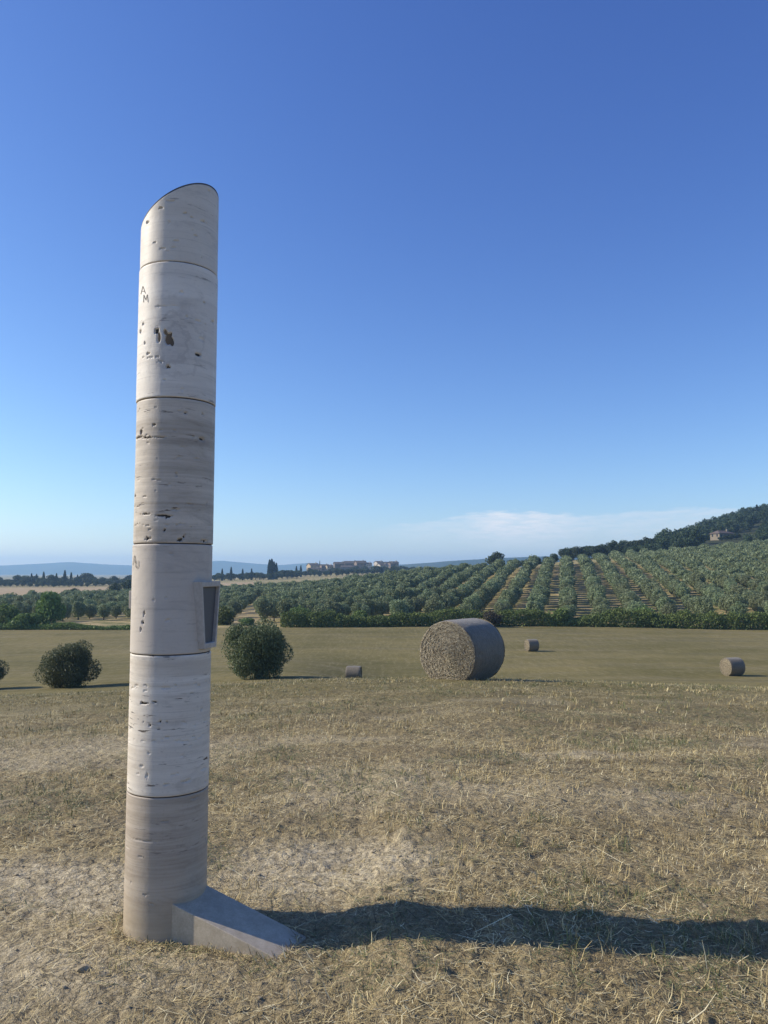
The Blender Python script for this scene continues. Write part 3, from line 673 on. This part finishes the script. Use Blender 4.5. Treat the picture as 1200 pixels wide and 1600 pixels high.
# single olives in the valley field
big = tree_protos('field_olive', 4, OLIVE_D, dict(rx=2.8, ry=2.7, rz=2.25, zc=1.75, n=42000, leaf=.09, lobes=46, lobe_r=.31, flat=.0, shell=.7), (1.5, .26, 4, .7))
for i, (px, d, dz, sc, lab) in enumerate([
        (405, 53, 0, (.94, .94, 1.12), 'large round dark olive tree right of the stone column in the field'),
        (110, 55, 0, (.82, .82, .90), 'rounded olive tree with short trunk left of the stone column'),
        (-36, 56, 0, (.72, .72, .80), 'dark olive tree cut off by the left edge of the photo'),
        (233, 58, 0, (.55, .55, .6), 'small olive tree mostly hidden behind the stone column')]):
    x, y, z = at(px, d); place('olive_tree', big[i], (x, y, z+dz-.1), i*2.1, sc, lab, 'tree')

# orchard
orch = tree_protos('orchard_olive', 7, OLIVE, dict(rx=2.55, ry=2.55, rz=2.15, zc=2.5, n=5200, leaf=.21, lobes=22, lobe_r=.36, flat=.1, shell=.85), (1.6, .20, 3, .9))
rdir = np.array([sin(R(13.2)), cos(R(13.2))]); rper = np.array([rdir[1], -rdir[0]])
O0 = np.array(at(835, 146)[:2])
spots = []
def orchard_end(p): return np.interp(p, [-.5, -.16, -.1, 0, .133, .25, .375, .5, .667], [330, 325, 310, 310, 308, 305, 325, 345, 350])
for k in range(-24, 26):
    for j in range(-10, 58):
        q = O0 + rper*(k*6.3) + rdir*(j*4.5)
        x, y = q[0]+random.uniform(-.18, .18), q[1]+random.uniform(-.35, .35)
        if y < 120: continue
        p = x/y; e = 143+3*sin(p*9)+(5 if p < -.2 else 0)
        if p < -.72 or p > .72 or y < e or y > orchard_end(p): continue
        if -.40 < p < -.235 and y < 160: continue                      # open strip behind the field, left
        ps = -.18+.00038*(y-145)                                        # track climbing between the two plantings
        if abs(p-ps) < .015 and y < 235: continue
        if p < ps and y > 322: continue
        if random.random() < .025: continue
        spots.append((x, y, p, ps, k, j))
def score(s):
    x, y, p, ps = s[:4]
    z = tz(x, y); hidden = abs(p) > .53
    return y + (900 if hidden else 0)
spots.sort(key=score)
OG = 'olive trees planted in rows'
frontrow = []
_O = 'first second third fourth fifth sixth seventh eighth ninth tenth eleventh twelfth thirteenth fourteenth fifteenth sixteenth seventeenth eighteenth nineteenth twentieth'.split()
_T = ['', '', 'twenty', 'thirty', 'forty', 'fifty']
def ordw(i):
    if i <= 20: return _O[i-1]
    return (_T[i//10]+'-'+_O[i % 10-1]) if i % 10 else _T[i//10][:-1]+'ieth'
lab_of = {}
for side in (0, 1):
    ks = sorted({q[4] for q in spots[:300] if (q[2] < q[3]) == bool(side)}, reverse=bool(side))
    for ri, k in enumerate(ks):
        row = sorted([q for q in spots[:300] if q[4] == k and (q[2] < q[3]) == bool(side)], key=lambda q: q[5])
        for ti, q in enumerate(row):
            lab_of[(q[0], q[1])] = f"grey green olive tree, {ordw(ti+1)} up in the {ordw(ri+1)} row {'left' if side else 'right'} of the track"
for i, (x, y, p, ps, _k, _j) in enumerate(spots[:300]):
    s = random.uniform(.84, 1.12)*(.88 if p < ps else 1)
    place('olive_tree', orch[i % 7], (x, y, tz(x, y)-.15), random.uniform(0, 6.28), (s*.80, s*.80, s*random.uniform(.90, 1.12)), lab_of[(x, y)], 'olive tree', 'olive trees in rows '+('left' if p < ps else 'right')+' of the track')
def mass(name, items, leafm, spec, label, cat, fn=None):
    VV = []; FF = []; SS = []; o_ = 0; rg = np.random.default_rng(5)
    protos = [crown_arrays(np.random.default_rng(300+i), **spec) for i in range(8)]
    for i, (x, y, s) in enumerate(items):
        V, F, sh = protos[i % 8]; a = rg.uniform(0, 6.28); c, s_ = cos(a), sin(a)
        W = np.stack([V[:, 0]*c-V[:, 1]*s_, V[:, 0]*s_+V[:, 1]*c, V[:, 2]*rg.uniform(.88, 1.12)], 1)*s+np.array([x, y, tz(x, y)-.1])
        VV.append(W); FF.append(F+o_); SS.append(np.clip(sh+rg.normal(0, .12), 0, 1)); o_ += len(V)
    o = obj(name, mesh(name, np.concatenate(VV), np.concatenate(FF), leafm, False, attrs={'shade': np.concatenate(SS)})); tag(o, label, cat, kind='stuff'); return o
rest = [(x, y, random.uniform(.78, .96)) for (x, y, *_r) in spots[300:]]
print('orchard', len(spots))
if rest:
    mass('olive_grove', rest, OLIVE, dict(rx=2.55, ry=2.55, rz=2.0, zc=2.75, n=1400, leaf=.38, lobes=18, lobe_r=.36, flat=.1, shell=.9), 'far mass of grey green olive trees filling the upper slope and the far flat planting', 'olive grove')

# hedgerow along the field
def strip_mass(name, pts, hmin, hmax, depth, n, leaf, m_, label, cat, seed=1, kind=None):
    rg = np.random.default_rng(seed); pts = np.array(pts); seg = np.hypot(*np.diff(pts, axis=0).T); cum = np.append(0, np.cumsum(seg))
    s = rg.uniform(0, cum[-1], n); bx = np.interp(s, cum, pts[:, 0]); by = np.interp(s, cum, pts[:, 1])
    H = hmin+(hmax-hmin)*np.clip(.5+.9*fbm(s*.16, s*0, seed, 4), 0, 1)
    a = rg.uniform(0, pi, n); rr = np.where(rg.random(n) < .8, rg.normal(1, .08, n), rg.random(n))*(1+.22*fbm(s*.7, a*2.2, seed+3, 3))
    yy = by+np.cos(a)*depth*.5*rr; zz = np.abs(np.sin(a))**.8*H*rr
    cen = np.stack([bx, yy, terrain(bx, yy)+zz], 1)
    b_ = rg.normal(size=(n, 3)); b_ /= np.linalg.norm(b_, axis=1)[:, None]; c_ = np.cross(b_, rg.normal(size=(n, 3))); c_ /= np.linalg.norm(c_, axis=1)[:, None]
    z_ = leaf*rg.uniform(.5, 1.3, n)[:, None]
    V = np.stack([cen-b_*z_, cen-c_*z_*.5, cen+b_*z_, cen+c_*z_*.5], 1).reshape(-1, 3)
    o = obj(name, mesh(name, V, np.arange(n*4).reshape(n, 4), m_, False, attrs={'shade': np.repeat(np.clip(rg.normal(.5, .25, n)+.3*fbm(s*.4, a, seed+9, 2), 0, 1), 4)}))
    tag(o, label, cat, kind=kind); return o
def gl(pxs, off=2.5): return [at(px, float(field_edge((px-600)/1200))+off)[:2] for px in pxs]
strip_mass('hedgerow', gl(range(440, 1450, 20), 3.2), 1.1, 2.9, 3.4, 95000, .17, HEDGE, 'dense dark green hedgerow between the mown field and the olive slope', 'hedge', 11)
strip_mass('hedgerow', gl(range(-120, 245, 15), 2.0), .4, 1.1, 2.2, 16000, .17, HEDGE, 'low straggling hedge along the far left edge of the field', 'hedge', 13)
bush = tree_protos('bush', 4, HEDGE, dict(rx=2, ry=2, rz=1.5, zc=1.4, n=3500, leaf=.22, lobes=18, lobe_r=.4, shell=.85), (.8, .12, 3, .4))
bushb = tree_protos('brown_bush', 1, BRUSH, dict(rx=2, ry=2, rz=1.5, zc=1.4, n=3500, leaf=.22, lobes=18, lobe_r=.4, shell=.85), (.8, .12, 3, .4))
bushl = tree_protos('lime_bush', 1, LIME, dict(rx=2, ry=2, rz=1.5, zc=1.4, n=3500, leaf=.22, lobes=18, lobe_r=.4, shell=.85), (.8, .12, 3, .4))
for i, (px, d, sx, sz, pr, lab) in enumerate([
        (10, 141, 1.5, 1.6, bush[0], 'dark green bush at the left photo edge beside the field'),
        (44, 139, 1.55, 1.15, bush[1], 'low wide dark bush at the far left field edge'),
        (78, 142, 1.35, 2.3, bush[2], 'tall dark bushy tree left of the open strip beyond the field'),
        (350, 141, 1.1, 1.2, bushl[0], 'lime tinged round bush beside the column at field edge'),
        (385, 139, .9, .5, bush[0], 'small low bush right of the lime tinged bush'),
        (470, 139, 1.0, 1.25, bush[3], 'dark rounded bush at the left end of the hedgerow'),
        (768, 136, .95, 1.0, bushb[0], 'brownish bush in the hedge right of the large bale'),
        (560, 139, .9, 1.1, bush[1], 'rounded bush in the hedgerow above the half hidden bale'),
        (872, 139, 1.2, 1.15, bush[2], 'broad bush in the hedgerow above the small far bale'),
        (1010, 139, 1.1, 1.3, bush[3], 'high bush in the right half of the hedgerow')]):
    x, y, z = at(px, d); place('bush', pr, (x, y, z-.1), i*1.3, (sx, sx, sz), lab, 'bush')

# wood on the right hill
items = []
rgw = random.Random(3)
while len(items) < 640:
    p = rgw.uniform(.24, .78); y = rgw.uniform(330, 700)
    lo = orchard_end(p)+(12 if p > .3 else 60)
    if p < .33 and y > 440: continue
    if y < lo or (abs(p-.443) < .026 and y < 432): continue
    items.append((p*y, y, rgw.uniform(.55, 1.05)*(1 if p > .36 else .55)))
mass('woodland', items, WOOD, dict(rx=5, ry=5, rz=4.6, zc=4.6, n=900, leaf=.8, lobes=16, lobe_r=.42, shell=.9), 'dark evergreen wood covering the hill at the right', 'woodland')
oak = tree_protos('oak', 5, WOOD, dict(rx=3.6, ry=3.6, rz=2.7, zc=3.9, n=2600, leaf=.42, lobes=18, lobe_r=.4, shell=.88), (2.6, .25, 3, 1.0))
def ridge_tree(px, d, s, sz, lab, group=None, pr=None, kind='tree', cat='tree', rz=0):
    x, y, z = at(px, d); return place(kind, pr or oak[int(px) % 5], (x, y, z-.2), px*.37, (s, s, sz), lab, cat, group)
ridge_tree(775, 318, 1.25, 1.15, 'broad round tree standing above the top of the olive rows')
ridge_tree(867, 330, .55, .75, 'small lone tree on the ridge left of the tree line')
k = 0
for px in list(range(882, 1035, 8)):
    ridge_tree(px+random.uniform(-2, 2), 372+random.uniform(-8, 12), random.uniform(.8, 1.05), random.uniform(.85, 1.15), 'small dark tree in the ridge line above the olives', 'ridge tree line above the olives')
for px in (715, 735, 752, 800, 820, 840, 855):
    ridge_tree(px, 335, random.uniform(.6, .8), random.uniform(.45, .62), 'low tree on the ridge near the broad round tree', 'low ridge trees near the round tree')
def cyp_arr(rg, h, r, n, leaf):
    t_ = rg.random(n)**.9; rad = r*np.clip(np.sin(pi*(t_*.9+.08))**.6*(1.05-t_*.6), .05, 2)*np.where(rg.random(n) < .8, rg.normal(1, .1, n), rg.random(n)); a = rg.uniform(0, 2*pi, n)
    cen = np.stack([rad*np.cos(a), rad*np.sin(a), .3+t_*h], 1)
    b_ = rg.normal(size=(n, 3))*np.array([.5, .5, 1.2]); b_ /= np.linalg.norm(b_, axis=1)[:, None]; c_ = np.cross(b_, rg.normal(size=(n, 3))); c_ /= np.linalg.norm(c_, axis=1)[:, None]
    s = leaf*rg.uniform(.5, 1.2, n)[:, None]
    return np.stack([cen-b_*s, cen-c_*s*.4, cen+b_*s, cen+c_*s*.4], 1).reshape(-1, 3), np.arange(n*4).reshape(n, 4), np.repeat(rg.random(n), 4)
cyps = []
for i in range(3):
    V, F, sh = cyp_arr(np.random.default_rng(60+i), 11, 1.2, 1800, .5)
    cyps.append((mesh('cypress_crown', V, F, CYP, False, attrs={'shade': sh}), trunk_mb(np.random.default_rng(i), 1.6, .2, 0).build('cypress_trunk', BARK)))
ridge_tree(1187, 545, 1.3, 1.0, 'tall slim dark cypress in the wood near the right edge', pr=cyps[0], kind='cypress_tree')
# far left belts of trees beyond the pale field
rt = random.Random(11)
def belt(px0, px1, step, d, smin, smax, group, lab):
    px = px0
    while px < px1:
        x, y, z = at(px, d+rt.uniform(-18, 18)); s = rt.uniform(smin, smax)
        place('tree', oak[rt.randrange(5)], (x, y, z-.3), rt.uniform(0, 6), (s*1.15, s*1.15, s), lab, 'tree', group); px += step*rt.uniform(.7, 1.3)
belt(-60, 240, 8.5, 600, .75, 1.3, 'tree belt left of the column', 'taller dark tree in the far belt left of the column')
belt(-60, 240, 10, 560, .5, .85, 'lower trees in the belt left of the column', 'low tree fronting the far belt left of the column')
belt(335, 470, 7, 640, .8, 1.15, 'tree belt right of the column', 'dark tree in the far belt right of the column')
belt(440, 640, 9, 700, .8, 1.25, 'trees below the village', 'dark tree on the slope below the hilltop village')
for px, d, s, sz, lab, gp in [(137, 610, 2.1, 1.9, 'large domed tree in the far belt left of the column', None), (38, 605, 1.8, 1.5, 'broad dark tree in the far belt near the left edge', None),
        (115, 330, .9, .6, 'dark bush on the pale strip left of the column', None), (180, 335, 1.2, 1.0, 'bushy tree at the right end of the pale strip', None), (200, 325, 1.3, 1.3, 'bushy tree beside the column at the pale strip', None)]:
    ridge_tree(px, d, s*.8, sz*.8, lab, gp)
for px, s, lab in [(49, .85, 0), (57, .8, 0), (68, .95, 0), (88, .85, 0), (101, 1.05, 0), (111, .9, 0), (121, .75, 0)]:
    ridge_tree(px, 595, s*1.2, s, 'pointed dark conifer in the far belt left of the column', 'conifers left of the column', pr=cyps[int(px) % 3], kind='cypress_tree')
for px, s in [(347, .9), (361, 1.0), (379, .85), (393, .85)]:
    ridge_tree(px, 640, s*1.1, s, 'pointed dark cypress in the far belt right of the column', 'cypresses right of the column', pr=cyps[int(px) % 3], kind='cypress_tree')
for px, s in [(421, 1.45), (424.5, 1.5), (428, 1.3), (431.5, 1.2)]:
    ridge_tree(px, 640, s*1.2, s, 'tall cypress in the tight clump right of the column', 'clump of tall cypresses', pr=cyps[int(px) % 3], kind='cypress_tree')
for px, s in [(463, .9), (470, .95)]:
    ridge_tree(px, 720, s*1.2, s, 'small cypress just left of the village', 'pair of cypresses by the village', pr=cyps[int(px) % 3], kind='cypress_tree')
ridge_tree(499.5, 900, .7, 1.3, 'thin dark cypress rising above the first village house', pr=cyps[1], kind='cypress_tree')

# ------------------------------------------------------------------ village houses
def wallm(n, c):
    m, t, b = mat(n, c, .9, .1); nn = NOISE(t, N(t, 'ShaderNodeTexCoord').outputs['Object'], .8, 5, .7)
    L(t, MIX(t, nn, tuple(x*.8 for x in c), tuple(min(1, x*1.15) for x in c)), b.inputs['Base Color']); return m
WC = wallm('cream_plaster', (.46, .36, .235)); WW = wallm('pale_plaster', (.55, .49, .40)); WB = wallm('brown_stone', (.17, .135, .105)); WP = wallm('pink_plaster', (.24, .185, .15)); WG = wallm('grey_stone', (.19, .175, .16))
RT = wallm('terracotta_roof', (.135, .105, .088)); GLS, t, b = mat('window_glass', (.03, .035, .04), .2, .5); SH, t, b = mat('shutter', (.10, .08, .06), .7)
def house(px, d, wd_, dp, h, wm, lab, rz=0.0, zoff=0.0, cols=3, rows=2, hip=False, chim=True):
    x, y, z = at(px, d); e = empty('house', (x, y, z+zoff), rz); tag(e, lab, 'house', None)
    m = MB(); m.box(-wd_/2, wd_/2, -dp/2, dp/2, -3, h)
    rh = dp*.22
    if not hip: m.add([(-wd_/2, -dp/2, h), (-wd_/2, dp/2, h), (-wd_/2, 0, h+rh), (wd_/2, -dp/2, h), (wd_/2, dp/2, h), (wd_/2, 0, h+rh)], [(0, 2, 1), (3, 4, 5)])
    obj('wall', m.build('wall', wm), e)
    m = MB(); o_ = .5; i_ = wd_*.25 if hip else 0; t_ = .18
    A = [(-wd_/2-o_, -dp/2-o_, h-.1), (wd_/2+o_, -dp/2-o_, h-.1), (wd_/2+o_, dp/2+o_, h-.1), (-wd_/2-o_, dp/2+o_, h-.1), (-wd_/2-o_+i_, 0, h+rh+.1), (wd_/2+o_-i_, 0, h+rh+.1)]
    B = [(a[0], a[1], a[2]+t_) for a in A]
    m.add(A+B, [(0, 4, 5, 1), (2, 5, 4, 3), (6, 7, 11, 10), (8, 9, 10, 11), (0, 1, 7, 6), (2, 3, 9, 8)]+([(0, 3, 4), (1, 5, 2), (6, 10, 9), (7, 8, 11), (1, 2, 8, 7), (3, 0, 6, 9)] if hip else [(0, 6, 10, 4), (4, 10, 9, 3), (1, 5, 11, 7), (5, 2, 8, 11)]))
    rf = obj('roof', m.build('roof', RT), e)
    if chim:
        m = MB(); m.box(wd_*.2, wd_*.2+.8, -dp*.2, -dp*.2+.8, h+.1, h+rh+1.0); m.box(wd_*.2-.1, wd_*.2+.9, -dp*.2-.1, -dp*.2+.9, h+rh+1.0, h+rh+1.15); obj('chimney', m.build('chimney', wm), rf)
    for r_i in range(rows):
        for c_i in range(cols):
            wx = -wd_/2+wd_*(c_i+.5)/cols; wz = h*(r_i+.5)/rows
            m = MB(); m.box(wx-.5, wx+.5, -dp/2-.03, -dp/2+.1, wz-.7, wz+.6); wn = obj('window', m.build('window', GLS), e)
            m = MB(); m.box(wx-.62, wx+.62, -dp/2-.16, -dp/2-.035, wz-.84, wz-.72); obj('sill', m.build('sill', WW), wn)
    for c_i in (-.25, .25):
        wz = h*.6; m = MB(); m.box(-wd_/2-.03, -wd_/2+.1, dp*c_i-.5, dp*c_i+.5, wz-.7, wz+.6); obj('window', m.build('window', GLS), e)
    return e
V0 = 880
for a in [
    (489, V0, 11, 12, 6.1, WC, 'cream house at the left end of the hilltop village', R(28), 3.0),
    (492, V0-70, 13, 6, 3.2, WC, 'low tan building below the cream village house', R(12), 2.3),
    (507, V0+10, 9, 9, 5.0, WP, 'reddish house beside the cream house in the village', R(20), 3.0),
    (514, V0+5, 7, 8, 4.7, WC, 'narrow cream house right of the reddish village house', R(25), 2.8),
    (531, V0+30, 14, 10, 6.8, WB, 'brown stone house left of the long village roofs', R(15), 3.5),
    (549, V0+30, 17, 12, 7.2, WB, 'long brown stone house in the middle of the village', R(10), 3.5),
    (563, V0+20, 12, 12, 6.8, WP, 'dull red house with brown roof in the village middle', R(18), 3.8),
    (545, V0, 18, 8, 3.6, WG, 'grey stone building below the long brown village house', R(5), 2.5),
    (575, V0+20, 7, 8, 5.8, WW, 'small pale house between dark trees in the village', R(20), 3.5),
    (592, V0+30, 9, 9, 6.5, WW, 'white house standing highest at the right of the village', R(30), 4.3),
    (598, V0+5, 11, 8, 4.3, WW, 'white low house just below the highest village house', R(30), 3.3),
    (606, V0+30, 8, 8, 6.1, WG, 'grey stone house near the right end of the village', R(20), 4.0),
    (611, V0+15, 6, 8, 5.4, WP, 'pink house near the right end of the village', R(30), 3.8),
    (616, V0+25, 8, 8, 6.5, WC, 'cream house at the right end of the village', R(25), 4.0)]:
    house(*a)
for px in (520, 526, 540, 556, 570, 583, 587, 601, 622, 628, 635, 645):
    ridge_tree(px, 860+rt.uniform(-20, 25), rt.uniform(1.0, 1.5), rt.uniform(.9, 1.35), 'dark rounded tree among the village houses', 'trees among the village houses')
for px_, s_ in ((1128, .42), (1137, .5), (1146, .55), (1154, .6)): ridge_tree(px_, 417, s_, s_*.9, 'low bushy tree in front of the villa on the right hill', 'trees in front of the villa')
VW = wallm('weathered_plaster', (.25, .21, .155))
house(1131, 430, 10.5, 7, 2.6, VW, 'low villa with tiled roof set in the wood on the right hill', R(20), .4, 4, 1, True, True)

# ------------------------------------------------------------------ bales
BM, t, b = mat('bale_straw', rough=.85, spec=.15)
a_ = N(t, 'ShaderNodeAttribute'); a_.attribute_name = 'tint'; L(t, a_.outputs['Color'], b.inputs['Base Color'])
NW, t, b = mat('net_wrap', rough=.6, spec=.35)
o_ = N(t, 'ShaderNodeTexCoord').outputs['Object']
nn1 = NOISE(t, SCALEV(t, o_, (1, 6, 1)), 9, 5, .65); nn2 = NOISE(t, o_, 50, 4, .65)
cc = MIX(t, MAPR(t, nn1, .35, .7), (.15, .12, .078), (.25, .205, .14)); cc = MIX(t, MAPR(t, nn2, .45, .7, 0, .7), cc, (.07, .056, .038)); L(t, cc, b.inputs['Base Color'])
bump(t, b, MATH(t, 'ADD', nn1, nn2), .8, .012); b.inputs['Sheen Weight'].default_value = .2
def bale_meshes(rad, ln, seed, nstraw):
    # axis along local Y, face at -Y toward the viewer; lies on z=0
    rg = np.random.default_rng(seed)
    nr_, na2 = 60, 160
    rr = np.linspace(0.0, 1, nr_); aa = np.linspace(0, 2*pi, na2, endpoint=False); RRm, AA = np.meshgrid(rr, aa, indexing='ij')
    VV = []; FF = []; CC = []; off_ = 0
    for sgn in (-1, 1):
        spiral = np.sin((RRm*8+AA/(2*pi)+1.1*fbm(RRm*np.cos(AA)*3+9, RRm*np.sin(AA)*3, seed+6, 3))*2*pi)*(.35+.65*vnoise(RRm*np.cos(AA)*4, RRm*np.sin(AA)*4, 77))
        tn = fbm(RRm*34, (AA/(2*pi)*14)*(.3+RRm), seed, 3)
        depth = -.02+.009*spiral*(.4+.6*RRm)+.012*tn - .06*np.clip(RRm-.93, 0, 1)/.07*.9
        Y = sgn*(ln/2+depth)
        Xc = RRm*rad*np.cos(AA); Zc = RRm*rad*np.sin(AA)+rad
        ii = np.arange(nr_*na2).reshape(nr_, na2)+off_; jj = np.roll(ii, -1, 1)
        f = np.stack([ii[:-1], jj[:-1], jj[1:], ii[1:]], -1).reshape(-1, 4)
        VV.append(np.stack([Xc, Y, Zc], -1).reshape(-1, 3)); FF.append(f if sgn < 0 else f[:, ::-1])
        base = np.array([.25, .205, .135])*(.75+.5*(tn[..., None]+.3)); CC.append(np.clip(base, .05, .6).reshape(-1, 3)); off_ += nr_*na2
        n = nstraw; r0 = np.sqrt(rg.random(n))*rad*.985; a0 = rg.uniform(0, 2*pi, n); l = rg.uniform(.03, .12, n)
        ta = a0+pi/2+rg.normal(0, .6, n); x0 = r0*np.cos(a0); z0 = r0*np.sin(a0)
        sp = np.sin((r0/rad*8+a0/(2*pi)+1.1*fbm(x0/rad*3+9, z0/rad*3, seed+6, 3))*2*pi)*(.35+.65*vnoise(x0/rad*4, z0/rad*4, 77)); y0 = sgn*(ln/2+.004+.008*sp+rg.uniform(0, .014, n))
        wv = rg.uniform(.002, .0045, n); dx, dz = np.cos(ta)*l/2, np.sin(ta)*l/2; px_, pz_ = -np.sin(ta)*wv, np.cos(ta)*wv
        rt_ = np.hypot(x0+dx, z0+dz); ok = (rt_ < rad) & (np.hypot(x0-dx, z0-dz) < rad)
        yo = sgn*rg.uniform(-.015, .03, n)
        Q = np.stack([np.stack([x0-dx-px_, y0, z0-dz-pz_+rad], 1), np.stack([x0-dx+px_, y0+yo*.3, z0-dz+pz_+rad], 1), np.stack([x0+dx+px_, y0+yo, z0+dz+pz_+rad], 1), np.stack([x0+dx-px_, y0+yo, z0+dz-pz_+rad], 1)], 1)[ok]
        k = len(Q); VV.append(Q.reshape(-1, 3)); FF.append(np.arange(k*4).reshape(k, 4)+off_); off_ += 4*k
        c = np.array([.54, .46, .32])*rg.uniform(.5, 1.1, k)[:, None]; c = np.where((rg.random(k) < .25)[:, None], np.array([.19, .145, .09]), c); CC.append(np.repeat(c, 4, 0))
    core_ = mesh('straw_core', np.concatenate(VV), np.concatenate(FF), BM, False, colors=np.concatenate(CC))
    # net wrap: wavy drum that turns over the rim
    ns = 44; s = np.linspace(-1, 1, ns); na3 = 200; aa = np.linspace(0, 2*pi, na3, endpoint=False)
    prof = [(-ln/2-.012, rad-.05), (-ln/2-.02, rad-.018)]+[(q*ln/2, rad+.012-.03*abs(q)**10) for q in s]+[(ln/2+.02, rad-.018), (ln/2+.012, rad-.05)]
    prof = np.array(prof); S, A2 = np.meshgrid(prof[:, 0], aa, indexing='ij'); Rm = prof[:, 1][:, None]*np.ones_like(A2)
    Rm = Rm*(1+.010*fbm(A2*2.2, S*3, seed+2, 3)+.006*fbm(A2*7, S*14, seed+4, 3)); Rm = np.where(np.sin(A2) < -.93, Rm*.985, Rm)
    ii = np.arange(S.size).reshape(S.shape); jj = np.roll(ii, -1, 1)
    f = np.stack([ii[:-1], ii[1:], jj[1:], jj[:-1]], -1).reshape(-1, 4)
    wrap = mesh('net_wrap', np.stack([Rm*np.cos(A2), S, Rm*np.sin(A2)+rad], -1).reshape(-1, 3), f, NW, True)
    return core_, wrap
bl = bale_meshes(.745, 1.38, 3, 26000); bs = bale_meshes(.745, 1.3, 8, 2500)
for (px, d, rz, mm, s, dz, lab) in [
        (722, 18.3, -31, bl, 1.0, -.05, 'largest round straw bale on the brow of the near field'),
        (553, 67, 80, bs, .92, -.05, 'small bale right of the round olive, base hidden by the brow'),
        (830, 97, -62, bs, 1.0, 0, 'smallest far bale right of the large bale, below the hedge'),
        (1143, 66, -50, bs, 1.02, 0, 'small round bale near the right edge of the field')]:
    x, y, z = at(px, d)
    view = math.atan2(x, y)
    e = empty('straw_bale', (x, y, z+dz-.03), -view + R(rz)); e.scale = (s, s, s); tag(e, lab, 'straw bale')
    for nm, me in zip(('straw_core', 'net_wrap'), mm):
        o = bpy.data.objects.new(nm, me); o.parent = e; col.objects.link(o)

# ------------------------------------------------------------------ air
HZ = bpy.data.materials.new('haze'); HZ.use_nodes = True; t = HZ.node_tree; t.nodes.clear()
pv = N(t, 'ShaderNodeVolumePrincipled'); pv.inputs['Color'].default_value = (.42, .69, 1, 1); pv.inputs['Density'].default_value = 2.1e-4; pv.inputs['Anisotropy'].default_value = .2
mo = N(t, 'ShaderNodeOutputMaterial'); L(t, pv.outputs[0], mo.inputs['Volume'])
m = MB(); m.box(-7300, 7300, -7300, 7300, -16, 140); hz = obj('haze', m.build('haze', HZ)); tag(hz, kind='stuff'); hz['label'] = 'thin blue air haze over the valley'

# ------------------------------------------------------------------ labels for series: count them from the left
def word_series():
    by = {}
    for o in scene.objects:
        if o.parent is None and 'category' in o: by.setdefault(o.get('label'), []).append(o)
    for lab, os_ in by.items():
        if len(os_) < 2: continue
        os_.sort(key=lambda o: o.location.x/o.location.y)
        for i, o in enumerate(os_): o['label'] = lab+', '+ordw(i+1)+' from the left'
word_series()
